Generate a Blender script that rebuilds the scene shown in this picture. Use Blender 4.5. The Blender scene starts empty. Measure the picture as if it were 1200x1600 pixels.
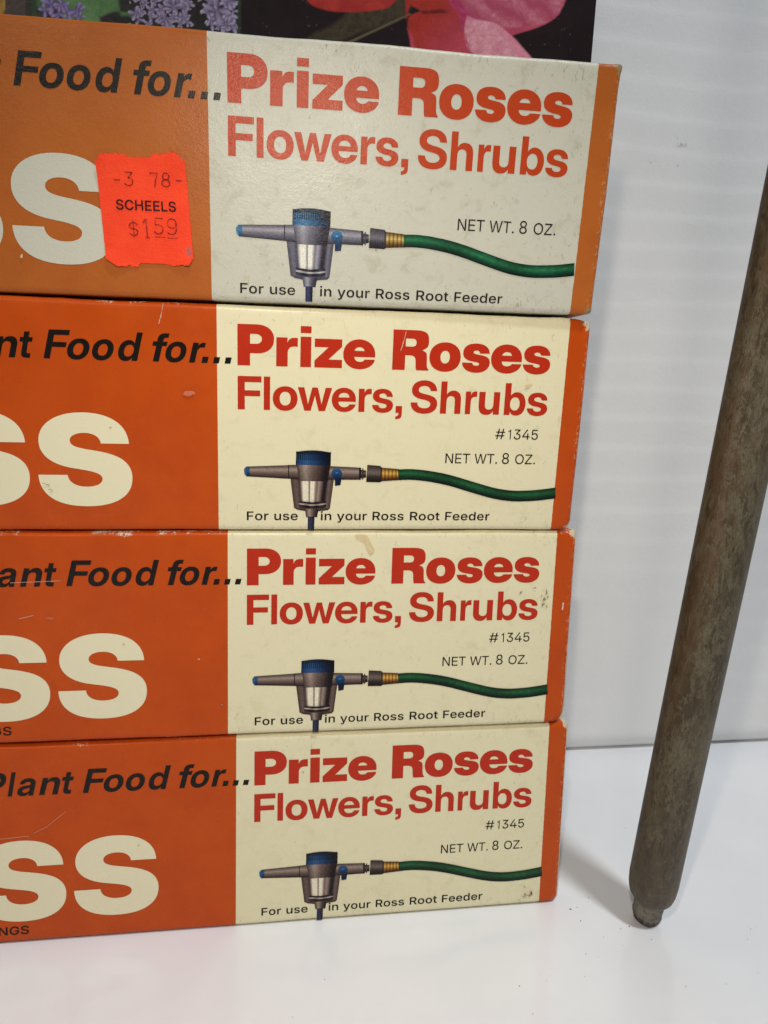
import bpy, bmesh, math, random
import numpy as np
from mathutils import Vector, Matrix, noise as mnoise
from mathutils.geometry import delaunay_2d_cdt

# ------------------------------------------------------------------ scene, camera, light
scene = bpy.context.scene
COL = scene.collection
H = 0.064                      # one carton is 64 mm tall; everything is modelled in carton heights
cam = bpy.data.cameras.new('camera')
cam_o = bpy.data.objects.new('camera', cam)
COL.objects.link(cam_o)
RX = Vector((0.99091611, -0.13158525, 0.02775945))
RY = Vector((0.01114641, -0.12534549, -0.99205054))
RZ = Vector((0.13401874, 0.98334828, -0.12274016))
m = Matrix((( RX.x, -RY.x, -RZ.x), (RX.y, -RY.y, -RZ.y), (RX.z, -RY.z, -RZ.z))).to_4x4()
m.translation = Vector((0.22034744, -3.20599092, 2.70718356)) * H
cam_o.matrix_world = m
cam.sensor_fit = 'VERTICAL'
cam.sensor_height = 36.0
cam.lens = 1099.883 / 1600 * 36
cam.shift_x = (600 - 596.17) / 1600
cam.shift_y = (722.91 - 800) / 1600
cam.clip_start = 0.01
cam.clip_end = 50
scene.camera = cam_o

world = bpy.data.worlds.new('World')
scene.world = world
world.use_nodes = True
bgn = world.node_tree.nodes['Background']
bgn.inputs[0].default_value = (0.98, 0.985, 1.0, 1)
bgn.inputs[1].default_value = 0.15

def aim(o, target):
    o.rotation_euler = (Vector(target) - o.location).to_track_quat('-Z', 'Y').to_euler()

near = bpy.data.lights.new('near_lamp', 'SPOT')
near.energy = 1.18
near.color = (1.0, 0.90, 0.76)
near.shadow_soft_size = 0.07 * H
near.spot_size = math.radians(110)
near.spot_blend = 1.0
near_o = bpy.data.objects.new('near_lamp', near)
near_o.location = Vector((0.16, -3.05, 3.80)) * H
aim(near_o, Vector((0.8, 0.2, 1.6)) * H)
COL.objects.link(near_o)

ceil = bpy.data.lights.new('ceiling_lamp', 'POINT')
ceil.energy = 84
ceil.color = (0.90, 0.95, 1.0)
ceil.shadow_soft_size = 0.085
ceil_o = bpy.data.objects.new('ceiling_lamp', ceil)
ceil_o.location = Vector((6.6, -11.4, 28.0)) * H
COL.objects.link(ceil_o)

side = bpy.data.lights.new('side_lamp', 'AREA')
side.shape = 'DISK'
side.size = 5.0 * H
side.energy = 4.0
side.color = (1.0, 0.94, 0.84)
side_o = bpy.data.objects.new('side_lamp', side)
side_o.location = Vector((-10.0, -30.0, 12.0)) * H
aim(side_o, Vector((0.5, 0.0, 2.5)) * H)
COL.objects.link(side_o)

vs = scene.view_settings
vs.view_transform = 'Standard'
vs.look = 'None'
vs.exposure = -0.22
vs.gamma = 1.0
vs.use_curve_mapping = False

# ------------------------------------------------------------------ helpers
def root(name, label, cat, loc, rotz=0.0, group=None):
    o = bpy.data.objects.new(name, None)
    COL.objects.link(o)
    o.empty_display_size = 0.01
    o.location = Vector(loc) * H
    o.rotation_euler = (0, 0, rotz)
    o.scale = (H, H, H)
    o['label'] = label
    o['category'] = cat
    if group:
        o['group'] = group
    return o

def link(name, me, mats, parent=None):
    o = bpy.data.objects.new(name, me)
    for mt in (mats if isinstance(mats, (list, tuple)) else [mats]):
        me.materials.append(mt)
    COL.objects.link(o)
    if parent:
        o.parent = parent
    else:
        o.scale = (H, H, H)
    return o

def srgb(r, g, b):
    def f(c):
        c /= 255.0
        return c / 12.92 if c <= 0.04045 else ((c + 0.055) / 1.055) ** 2.4
    return (f(r), f(g), f(b), 1.0)

class NT:
    """small node-tree builder"""
    def __init__(s, name):
        s.m = bpy.data.materials.new(name)
        s.m.use_nodes = True
        s.t = s.m.node_tree
        s.b = s.t.nodes['Principled BSDF']
        s.tc = s.t.nodes.new('ShaderNodeTexCoord')
        s.obj = s.tc.outputs['Object']
    def put(s, sock, v):
        if hasattr(v, 'is_linked') or isinstance(v, bpy.types.NodeSocket):
            s.t.links.new(v, sock)
        else:
            sock.default_value = v
    def math(s, op, a, b=None, c=None, clamp=False):
        n = s.t.nodes.new('ShaderNodeMath'); n.operation = op; n.use_clamp = clamp
        s.put(n.inputs[0], a)
        if b is not None: s.put(n.inputs[1], b)
        if c is not None: s.put(n.inputs[2], c)
        return n.outputs[0]
    def sep(s, v):
        n = s.t.nodes.new('ShaderNodeSeparateXYZ'); s.put(n.inputs[0], v); return n.outputs
    def mapping(s, v, loc=(0, 0, 0), rot=(0, 0, 0), scale=(1, 1, 1)):
        n = s.t.nodes.new('ShaderNodeMapping'); s.put(n.inputs[0], v)
        n.inputs[1].default_value = loc; n.inputs[2].default_value = rot; n.inputs[3].default_value = scale
        return n.outputs[0]
    def noise(s, scale, detail=3, rough=0.5, vec=None, dist=0.0):
        n = s.t.nodes.new('ShaderNodeTexNoise'); s.put(n.inputs['Vector'], s.obj if vec is None else vec)
        n.inputs['Scale'].default_value = scale; n.inputs['Detail'].default_value = detail
        n.inputs['Roughness'].default_value = rough; n.inputs['Distortion'].default_value = dist
        return n.outputs['Fac']
    def ramp(s, v, a, b, lo=0.0, hi=1.0):
        n = s.t.nodes.new('ShaderNodeMapRange'); n.interpolation_type = 'SMOOTHSTEP'
        s.put(n.inputs[0], v); n.inputs[1].default_value = a; n.inputs[2].default_value = b
        n.inputs[3].default_value = lo; n.inputs[4].default_value = hi
        return n.outputs[0]
    def mix(s, f, a, b, mode='MIX'):
        n = s.t.nodes.new('ShaderNodeMix'); n.data_type = 'RGBA'; n.blend_type = mode
        s.put(n.inputs[0], f); s.put(n.inputs[6], a); s.put(n.inputs[7], b)
        return n.outputs[2]
    def bump(s, h, strength, dist):
        n = s.t.nodes.new('ShaderNodeBump'); n.inputs['Strength'].default_value = strength
        n.inputs['Distance'].default_value = dist
        s.put(n.inputs['Height'], h)
        s.t.links.new(n.outputs[0], s.b.inputs['Normal'])
    def attr(s, name):
        n = s.t.nodes.new('ShaderNodeVertexColor'); n.layer_name = name; return n.outputs[0]
    def set(s, **k):
        for a, v in k.items():
            s.put(s.b.inputs[{'color': 'Base Color', 'rough': 'Roughness', 'spec': 'Specular IOR Level', 'metal': 'Metallic',
                              'coat': 'Coat Weight', 'coatr': 'Coat Roughness'}[a]], v)
        return s.m

GLYPHS={
'black':{
 'P':(891,'54 0 54 1000 479 1000 598 1000q 772 915q 867 758q 867 651 867 544q 772 387q 598 302q 479 302 214 302 214 532 458 532 500 532q 561 561q 595 615q 595 651 595 688q 561 741q 500 770q 458 770 333 770 333 0'),
 'r':(572,'58 0 58 709 318 709 318 580 319 580 339 652q 421 709q 494 709 513 709q 545 709q 561 709 561 494 547 494q 489 494q 463 494 421 494q 360 456q 326 387q 326 340 326 0'),
 'i':(384,'58 0 58 709 326 709 326 0|191 756 128 756q 48 828q 48 885 48 942q 128 1013q 191 1013 254 1013q 334 942q 334 885 334 828q 254 756q'),
 'z':(770,'66 0 66 172 386 503 386 505 66 505 66 709 698 709 698 526 387 204 387 203 705 203 705 0'),
 'e':(801,'407 -16 297 -16q 127 79q 31 246q 31 354 31 463q 126 630q 293 725q 402 725 484 725q 619 672q 719 574q 773 442q 773 362 773 290 110 290 110 440 651 440 528 414 528 452q 499 505q 447 533q 409 533 372 533q 319 505q 291 452q 291 414 291 295 291 256q 321 200q 379 170q 418 170 447 170q 493 185q 526 213q 533 232 770 232 758 159q 656 48q 501 -16q'),
 'R':(915,'54 0 54 1000 479 1000 598 1000q 772 915q 867 758q 867 651 867 547q 768 395q 588 313q 464 313 226 313 226 529 458 529 500 529q 561 560q 595 615q 595 651 595 688q 561 742q 500 773q 458 773 333 773 333 0|607 0 390 454 675 454 898 0'),
 'o':(835,'417 -16 303 -16q 128 74q 31 241q 31 354 31 468q 128 634q 303 725q 417 725 533 725q 707 634q 804 468q 804 354 804 241q 707 74q 533 -16q|417 193 450 193q 502 230q 533 301q 533 354 533 408q 502 479q 450 515q 417 515 386 515q 333 479q 302 408q 302 354 302 301q 333 230q 386 193q'),
 's':(768,'392 -18 287 -18q 126 44q 32 157q 24 232 289 232 293 200q 345 160q 388 160 428 160q 471 185q 471 206 471 223q 432 246q 392 253 259 274 152 292q 40 399q 40 485 40 558q 120 665q 271 723q 377 723 485 723q 638 662q 723 550q 725 473 481 473 480 504q 427 546q 388 546 349 546q 307 519q 307 500 307 483q 342 460q 373 454 525 429 637 410q 744 317q 744 237 744 162q 656 47q 498 -18q'),
 'S':(942,'472 -16 334 -16q 142 64q 43 221q 43 333 307 333 309 293q 351 235q 426 204q 476 204 520 204q 586 226q 623 266q 623 292 623 316q 588 352q 515 379q 459 390 360 409 215 436q 62 585q 62 697 62 792q 165 936q 349 1016q 470 1016 595 1016q 775 937q 874 788q 878 683 621 683 617 736q 538 796q 476 796 437 796q 377 774q 342 736q 342 710 342 686q 373 652q 440 628q 491 618 572 603 658 587q 782 538q 861 466q 899 372q 899 313 899 208q 799 61q 608 -16q'),
 'O':(1026,'513 -16 377 -16q 156 103q 27 334q 27 499 27 666q 156 897q 377 1016q 513 1016 649 1016q 869 897q 999 666q 999 499 999 333q 869 103q 649 -16q|513 226 579 226q 670 291q 717 413q 717 499 717 586q 670 709q 579 774q 513 774 448 774q 356 709q 309 586q 309 499 309 413q 356 291q 448 226q'),
},
'bold':{
 'F':(799,'75 0 75 1000 770 1000 770 823 281 823 281 577 736 577 736 405 281 405 281 0'),
 'l':(375,'299 0 178 0q 70 89q 70 192 70 1000 268 1000 268 211 268 178q 295 152q 328 152 334 152q 350 152q 356 152 356 0 342 0q 313 0q'),
 'o':(798,'399 -16 292 -16q 129 76q 39 243q 39 354 39 465q 129 632q 292 725q 399 725 507 725q 668 632q 759 465q 759 354 759 243q 668 76q 507 -16q|399 145 447 145q 519 194q 559 288q 559 354 559 420q 519 514q 447 564q 399 564 351 564q 279 514q 238 420q 238 354 238 288q 279 194q 351 145q'),
 'w':(1125,'226 0 8 709 215 709 280 461 299 385q 335 222q 353 143 326 143 346 222q 385 385q 406 461 473 709 651 709 719 461 739 385q 778 222q 798 143 771 143 789 222q 824 385q 843 461 907 709 1117 709 898 0 694 0 612 282 600 323q 578 409q 556 497q 544 539 581 539 570 497q 547 409q 525 323q 513 282 430 0'),
 'e':(772,'393 -16 286 -16q 127 79q 39 246q 39 354 39 462q 128 630q 285 725q 387 725 465 725q 593 672q 685 573q 735 439q 735 358 735 304 109 304 109 431 640 431 551 401 551 454q 512 532q 440 574q 391 574 342 574q 270 532q 231 454q 231 401 231 314 231 260q 271 177q 346 132q 399 132 438 132q 498 155q 539 195q 548 223 728 223 715 152q 621 45q 479 -16q'),
 'r':(513,'70 0 70 709 261 709 261 588 263 588 282 652q 365 714q 435 714 453 714q 482 712q 494 712 494 543 483 544q 434 547q 409 547 368 547q 304 510q 268 438q 268 384 268 0'),
 's':(715,'364 -17 272 -17q 129 39q 43 147q 37 223 231 223 236 177q 303 124q 361 124 416 124q 479 166q 479 199 479 227q 431 261q 387 270 263 294 160 314q 53 418q 53 500 53 568q 126 668q 261 724q 353 724 445 724q 582 665q 659 558q 661 484 478 484 477 527q 411 583q 359 583 308 583q 249 540q 249 508 249 481q 295 446q 335 437 470 411 577 390q 679 295q 679 217 679 146q 599 41q 457 -17q'),
 ',':(369,'55 -209 104 163 294 163 193 -209'),
 'S':(897,'453 -16 325 -16q 144 65q 47 220q 47 328 247 328 248 273q 298 195q 391 153q 455 153 512 153q 597 185q 645 243q 645 282 645 314q 608 362q 529 398q 466 412 360 434 212 466q 67 605q 67 712 67 803q 162 940q 333 1016q 446 1016 561 1016q 729 938q 822 794q 825 693 632 693 627 765q 528 846q 447 846 396 846q 318 815q 273 759q 273 722 273 691q 308 646q 385 613q 446 599 542 578 622 561q 738 511q 813 442q 850 352q 850 295 850 199q 754 59q 576 -16q'),
 'h':(805,'268 394 268 0 70 0 70 1000 268 1000 268 524 231 524 265 618q 389 724q 486 724 562 724q 673 658q 735 533q 735 444 735 0 537 0 537 408 537 479q 469 553q 407 553 366 553q 303 519q 268 449q'),
 'u':(805,'319 -15 244 -15q 131 50q 70 176q 70 265 70 709 268 709 268 301 268 230q 336 156q 398 156 439 156q 502 189q 537 260q 537 315 537 709 735 709 735 0 540 0 540 184 574 184 540 91q 416 -15q'),
 'b':(821,'476 -15 429 -15q 349 12q 286 68q 266 109 265 109 265 0 70 0 70 1000 268 1000 268 611 268 611 291 649q 353 699q 432 724q 477 724 568 724q 705 630q 782 464q 782 355 782 244q 706 78q 569 -15q|425 146 473 146q 544 195q 583 289q 583 355 583 422q 544 514q 473 564q 425 564 375 564q 300 512q 258 419q 258 355 258 292q 300 198q 375 146q'),
},
'ital':{
 'P':(868,'75 0 75 1000 469 1000 582 1000q 746 920q 835 773q 835 672 835 571q 745 424q 579 344q 466 344 189 344 189 517 456 517 511 517q 590 555q 633 625q 633 672 633 720q 590 789q 511 827q 456 827 281 827 281 0'),
 'l':(375,'299 0 178 0q 70 89q 70 192 70 1000 268 1000 268 211 268 178q 295 152q 328 152 334 152q 350 152q 356 152 356 0 342 0q 313 0q'),
 'a':(760,'287 -12 216 -12q 106 35q 43 129q 43 200 43 260q 87 340q 164 388q 264 414q 320 419 385 426q 461 438q 495 460q 495 483 495 488 495 514q 467 554q 415 577q 379 577 342 577q 287 553q 254 512q 252 484 66 484 70 558q 148 665q 287 724q 385 724 457 724q 571 690q 649 627q 690 537q 690 481 690 0 497 0 497 100 494 100 475 65q 420 15q 341 -12q|341 125 389 125q 459 160q 496 221q 496 259 496 330 487 326q 459 317q 422 309q 377 302q 353 298 320 293q 265 271q 232 234q 232 205 232 180q 259 144q 308 125q'),
 'n':(805,'268 394 268 0 70 0 70 709 264 709 264 524 231 524 265 618q 389 724q 486 724 562 724q 673 658q 735 533q 735 444 735 0 537 0 537 408 537 479q 469 553q 407 553 366 553q 303 519q 268 449q'),
 't':(507,'477 709 477 553 12 553 12 709|134 902 332 902 332 219 332 183q 361 155q 401 155 418 155q 464 155q 477 155 477 0 459 0q 395 0q 362 0 245 0q 134 91q 134 188'),
 'F':(799,'75 0 75 1000 770 1000 770 823 281 823 281 577 736 577 736 405 281 405 281 0'),
 'o':(798,'399 -16 292 -16q 129 76q 39 243q 39 354 39 465q 129 632q 292 725q 399 725 507 725q 668 632q 759 465q 759 354 759 243q 668 76q 507 -16q|399 145 447 145q 519 194q 559 288q 559 354 559 420q 519 514q 447 564q 399 564 351 564q 279 514q 238 420q 238 354 238 288q 279 194q 351 145q'),
 'd':(821,'346 -15 253 -15q 115 78q 39 244q 39 355 39 464q 116 630q 254 724q 344 724 390 724q 468 699q 530 649q 553 611 554 611 554 1000 751 1000 751 0 557 0 557 109 556 109 535 68q 472 12q 392 -15q|397 146 447 146q 522 198q 563 292q 563 355 563 419q 522 512q 447 564q 397 564 349 564q 278 514q 238 422q 238 355 238 289q 278 195q 349 146q'),
 'f':(510,'483 709 483 553 12 553 12 709|140 0 140 801 140 867q 192 955q 294 1000q 370 1000 406 1000q 470 1000q 483 1000 483 845 474 845q 430 845q 415 845 373 845q 338 809q 338 767 338 0'),
 'r':(513,'70 0 70 709 261 709 261 588 263 588 282 652q 365 714q 435 714 453 714q 482 712q 494 712 494 543 483 544q 434 547q 409 547 368 547q 304 510q 268 438q 268 384 268 0'),
 '.':(369,'186 -12 139 -12q 72 55q 72 102 72 149q 139 216q 186 216 234 216q 300 149q 300 102 300 55q 234 -12q'),
},
'light':{
 '#':(848,'465 0 630 1000 734 1000 570 0|10 274 28 378 778 378 761 274|114 0 278 1000 382 1000 218 0|69 621 87 726 836 726 820 621'),
 '1':(888,'147 0 147 113 770 113 770 0|538 1000 538 0 410 0 410 872 406 872 162 702 162 837 397 1000'),
 '3':(888,'438 -15 340 -15q 183 61q 91 198q 89 289 221 289 224 230q 279 145q 375 99q 438 99 501 99q 598 147q 653 235q 653 296 653 355q 597 445q 487 496q 404 496 297 496 297 599 568 880 568 885 147 885 147 1000 738 1000 738 893 414 557 414 582 532 592q 697 520q 783 383q 783 295 783 204q 695 64q 540 -15q'),
 '4':(888,'63 222 63 329 502 1000 637 1000 206 341 206 337 825 337 825 222|555 0 555 254 556 304 556 624 681 624 681 0'),
 '5':(888,'441 -14 347 -14q 198 62q 110 192q 106 275 236 275 240 225q 295 146q 385 101q 441 101 502 101q 597 159q 650 259q 650 324 650 389q 597 490q 503 548q 442 548 376 548q 270 499q 245 453 120 461 165 1000 726 1000 726 885 280 885 252 581 255 581 295 621q 401 663q 463 663 532 663q 647 613q 732 522q 778 399q 778 326 778 227q 692 74q 540 -14q'),
 'N':(1004,'106 0 106 1000 258 1000 659 368 674 344q 717 271q 767 181q 790 134 775 119 772 165q 767 267q 766 357q 766 383 766 1000 898 1000 898 0 745 0 388 563 368 595q 317 679q 252 792q 209 866 228 884 232 808q 236 683q 239 591q 239 564 239 0'),
 'E':(812,'106 0 106 1000 745 1000 745 884 238 884 238 566 708 566 708 451 238 451 238 116 747 116 747 0'),
 'T':(864,'47 884 47 1000 817 1000 817 884 498 884 498 0 366 0 366 884'),
 ' ':(369,''),
 'W':(1334,'295 0 22 1000 158 1000 314 393 327 343q 350 241q 371 138q 381 86 364 86 374 138q 396 241q 420 343q 433 393 592 1000 741 1000 900 393 913 343q 937 241q 960 138q 970 86 951 86 961 138q 983 241q 1007 343q 1019 393 1175 1000 1311 1000 1038 0 885 0 715 629 697 694q 667 836q 652 918 681 918 666 839q 637 698q 618 629 449 0'),
 '.':(369,'187 -10 150 -10q 98 42q 98 79 98 117q 150 169q 187 169 225 169q 277 117q 277 79 277 42q 225 -10q'),
 '8':(888,'444 -15 342 -15q 187 57q 99 184q 99 266 99 331q 153 441q 248 512q 307 521 307 523 230 539q 135 663q 135 747 135 824q 215 945q 354 1015q 444 1015 532 1015q 672 945q 752 824q 752 747 752 663q 656 539q 581 523 581 521 639 512q 734 440q 789 331q 789 266 789 184q 701 57q 545 -15q|444 98 509 98q 605 141q 657 220q 657 273 657 328q 602 412q 506 461q 444 461 381 461q 284 412q 229 328q 229 273 229 220q 282 141q 378 98q|444 570 497 570q 578 612q 624 688q 624 738 624 787q 579 861q 498 902q 444 902 389 902q 308 861q 262 787q 262 738 262 688q 308 613q 390 570q'),
 'O':(1039,'520 -15 389 -15q 185 114q 68 345q 68 499 68 655q 185 886q 389 1015q 520 1015 651 1015q 855 886q 971 655q 971 499 971 345q 855 114q 651 -15q|520 107 609 107q 754 198q 840 373q 840 499 840 627q 754 802q 609 893q 520 893 431 893q 285 802q 199 626q 199 499 199 373q 285 198q 431 107q'),
 'Z':(856,'60 0 60 101 543 759 574 802q 643 889q 678 932 693 887 634 885q 515 884q 456 884 69 884 69 1000 794 1000 794 898 320 253 286 207q 213 114q 176 68 160 113 219 115q 336 116q 395 116 799 116 799 0'),
},
'reg':{
 'F':(809,'103 0 103 1000 739 1000 739 853 277 853 277 548 694 548 694 403 277 403 277 0'),
 'o':(835,'417 -15 309 -15q 149 82q 61 256q 61 371 61 488q 149 663q 309 760q 417 760 526 760q 687 663q 775 488q 775 371 775 256q 687 82q 526 -15q|417 123 480 123q 563 190q 603 303q 603 372 603 441q 563 554q 480 621q 417 621 355 621q 273 554q 233 442q 233 372 233 303q 273 190q 355 123q'),
 'r':(543,'94 0 94 750 258 750 258 626 266 626 286 690q 387 761q 452 761 467 761q 503 758q 515 756 515 599 505 603q 457 608q 434 608 385 608q 307 566q 263 493q 263 444 263 0'),
 'u':(839,'351 -9 274 -9q 158 56q 94 183q 94 273 94 750 263 750 263 298 263 222q 343 135q 413 135 460 135q 533 176q 575 255q 575 310 575 750 745 750 745 0 584 0 582 185 596 185 564 86q 440 -9q'),
 's':(752,'375 -15 290 -15q 158 34q 74 128q 60 196 219 226 234 170q 314 116q 378 116 444 116q 521 169q 521 207 521 241q 471 284q 419 295 291 323 185 346q 81 450q 81 533 81 602q 158 704q 293 760q 381 760 466 760q 587 712q 662 625q 677 567 526 537 513 576q 445 632q 384 632 327 632q 251 582q 251 543 251 509q 301 466q 359 453 486 426 592 403q 695 303q 695 223 695 153q 613 45q 469 -15q'),
 'e':(812,'424 -15 311 -15q 148 80q 61 253q 61 370 61 486q 147 661q 305 760q 412 760 480 760q 603 716q 699 624q 754 481q 754 381 754 327 143 327 143 444 669 444 590 409 590 473q 550 571q 471 626q 413 626 354 626q 272 570q 229 478q 229 422 229 341 229 269q 278 169q 367 119q 426 119 465 119q 528 141q 574 185q 586 218 742 185 724 125q 637 35q 507 -15q'),
 'i':(357,'94 0 94 750 263 750 263 0|179 858 138 858q 79 913q 79 952 79 992q 138 1046q 179 1046 220 1046q 279 992q 279 952 279 913q 220 858q'),
 'n':(838,'263 441 263 0 94 0 94 750 254 750 257 565 243 565 274 663q 397 760q 488 760 565 760q 680 694q 744 568q 744 477 744 0 575 0 575 452 575 528q 496 615q 426 615 379 615q 305 574q 263 496q'),
 ' ':(369,''),
 'y':(805,'86 -268 126 -135 146 -140 185 -151q 247 -141q 289 -96q 299 -52 311 -3 27 750 208 750 348 339 372 266q 403 123q 422 49 376 49 395 123q 431 267q 455 339 599 750 778 750 455 -98 432 -158q 364 -242q 267 -286q 200 -286 163 -286q 102 -275q'),
 'R':(895,'103 0 103 1000 474 1000 589 1000q 745 920q 824 776q 824 681 824 586q 744 446q 587 369q 471 369 204 369 204 514 449 514 518 514q 605 553q 647 628q 647 681 647 736q 605 812q 518 854q 448 854 277 854 277 0|666 0 424 453 614 453 862 0'),
 't':(482,'436 750 436 617 13 617 13 750|121 929 290 929 290 210 290 168q 325 129q 366 129 378 129q 417 135q 429 137 456 6 429 -3q 370 -10q 342 -10 236 -10q 121 97q 121 195'),
 'd':(856,'371 -14 282 -14q 141 78q 61 251q 61 374 61 498q 143 671q 284 760q 371 760 438 760q 523 715q 573 653q 586 627 593 627 593 1000 763 1000 763 0 597 0 597 118 586 118 573 92q 522 30q 437 -14q|415 126 474 126q 555 189q 597 301q 597 374 597 449q 555 559q 474 620q 415 620 355 620q 274 556q 234 445q 234 374 234 304q 275 191q 356 126q'),
 'N':(1043,'103 0 103 1000 300 1000 652 440 673 407q 721 321q 773 215q 799 151 779 151 774 208q 767 325q 764 430q 764 467 764 1000 940 1000 940 0 742 0 425 503 396 550q 344 642q 283 758q 240 841 265 841 269 768q 275 638q 280 535q 280 504 280 0'),
 'G':(1029,'532 -13 394 -13q 187 111q 71 341q 71 499 71 660q 190 890q 396 1013q 526 1013 608 1013q 751 965q 862 876q 934 754q 946 681 768 681 756 722q 712 787q 652 833q 575 857q 528 857 447 857q 318 775q 245 615q 245 500 245 386q 318 226q 448 143q 533 143 610 143q 724 203q 786 314q 786 390 827 383 552 383 552 521 955 521 955 402 955 274q 846 87q 655 -13q'),
 'S':(893,'451 -16 335 -16q 165 56q 70 194q 65 291 237 291 242 238q 299 168q 393 134q 449 134 509 134q 602 171q 654 237q 654 281 654 321q 608 373q 526 409q 471 422 357 452 233 485q 93 615q 93 720 93 808q 188 940q 352 1013q 456 1013 562 1013q 722 940q 812 811q 814 728 645 728 638 793q 535 865q 453 865 396 865q 313 830q 268 769q 268 730 268 687q 321 633q 401 600q 441 590 535 566 589 553q 693 509q 777 442q 828 346q 828 280 828 193q 738 59q 570 -16q'),
 'C':(1012,'527 -13 396 -13q 189 109q 71 339q 71 499 71 661q 190 891q 396 1013q 527 1013 608 1013q 750 967q 862 878q 934 750q 946 669 771 669 762 714q 719 784q 655 832q 574 857q 529 857 446 857q 318 774q 245 614q 245 499 245 384q 319 224q 447 143q 529 143 574 143q 654 168q 719 216q 763 286q 771 331 947 331 937 259q 868 134q 759 39q 614 -13q'),
 'H':(1025,'103 0 103 1000 277 1000 277 585 748 585 748 1000 922 1000 922 0 748 0 748 438 277 438 277 0'),
 'E':(831,'103 0 103 1000 748 1000 748 853 277 853 277 578 714 578 714 432 277 432 277 147 751 147 751 0'),
 'L':(777,'103 0 103 1000 277 1000 277 147 721 147 721 0'),
},
'semi':{
 'S':(889,'450 -16 331 -16q 157 60q 62 203q 59 305 235 305 238 250q 293 175q 388 136q 449 136 509 136q 601 172q 652 237q 652 281 652 318q 609 370q 528 406q 470 420 358 448 225 481q 84 613q 84 719 84 808q 178 941q 343 1014q 450 1014 558 1014q 720 939q 810 805q 813 716 641 716 634 786q 531 863q 448 863 392 863q 309 828q 264 768q 264 729 264 689q 310 637q 390 603q 438 592 534 568 597 554q 705 507q 785 439q 830 345q 830 283 830 194q 739 59q 569 -16q'),
 'C':(1007,'524 -14 391 -14q 182 110q 62 340q 62 499 62 660q 182 890q 391 1014q 524 1014 607 1014q 751 967q 864 876q 937 746q 949 664 768 664 759 709q 716 780q 653 829q 573 854q 527 854 442 854q 313 770q 242 611q 242 499 242 387q 314 229q 442 146q 526 146 572 146q 652 171q 716 220q 760 290q 769 336 949 336 938 261q 869 133q 757 38q 612 -14q'),
 'H':(1011,'95 0 95 1000 273 1000 273 587 737 587 737 1000 916 1000 916 0 737 0 737 435 273 435 273 0'),
 'E':(829,'95 0 95 1000 759 1000 759 848 273 848 273 581 723 581 723 431 273 431 273 152 761 152 761 0'),
 'L':(770,'95 0 95 1000 273 1000 273 152 722 152 722 0'),
},
}

# ------------------------------------------------------------------ lettering
def flatten(spec):
    """quadratic outline text -> list of closed polylines"""
    res = []
    for c in spec.split('|'):
        t = c.split()
        pts = []
        for i in range(0, len(t), 2):
            q = t[i + 1].endswith('q')
            pts.append((float(t[i]), float(t[i + 1].rstrip('q')), not q))
        full = []
        n = len(pts)
        for i in range(n):
            a, b = pts[i], pts[(i + 1) % n]
            full.append(a)
            if not a[2] and not b[2]:
                full.append(((a[0] + b[0]) / 2, (a[1] + b[1]) / 2, True))
        k = next(i for i, p in enumerate(full) if p[2])
        full = full[k:] + full[:k]
        poly = []
        i = 0
        while i < len(full):
            p = full[i]
            if p[2]:
                poly.append((p[0], p[1])); i += 1
            else:
                a = poly[-1]; b = full[(i + 1) % len(full)]
                for s in range(1, 7):
                    w = s / 7
                    poly.append(((1 - w) ** 2 * a[0] + 2 * w * (1 - w) * p[0] + w * w * b[0],
                                 (1 - w) ** 2 * a[1] + 2 * w * (1 - w) * p[1] + w * w * b[1]))
                i += 1
        res.append(poly)
    return res

CUSTOM = {
    ('bold', 'l'): (300, '0 0 0 1000 205 1000 205 0'),
    ('ital', 'l'): (300, '0 0 0 1000 205 1000 205 0'),
    ('bold', ','): (300, '0 -10 0 205 205 205 205 -20 205 -130q 130 -195q 0 -210 0 -120 60 -105q 95 -75q 100 -10'),
    ('light', '1'): (560, '345 0 345 1000 270 1000 245 880q 155 855q 60 850 60 765 245 765 245 0'),
    ('black', 'i'): (265, '0 0 0 744 265 744 265 0|0 833 0 1000 265 1000 265 833'),
    ('black', 'R'): (860, '0 0 0 1000 530 1000 700 1000q 850 900q 850 730 850 640q 800 550q 690 505 770 480q 815 420q 818 320 822 180 824 60q 868 28 868 0 580 0 558 40q 556 130 550 250 546 370q 420 372 300 372 300 0'
                          '|300 590 450 590 555 590q 555 690 555 790q 450 790 300 790'),
}

def outline(style, ch):
    if (style, ch) in CUSTOM:
        return CUSTOM[(style, ch)]
    return GLYPHS[style][ch]

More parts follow.
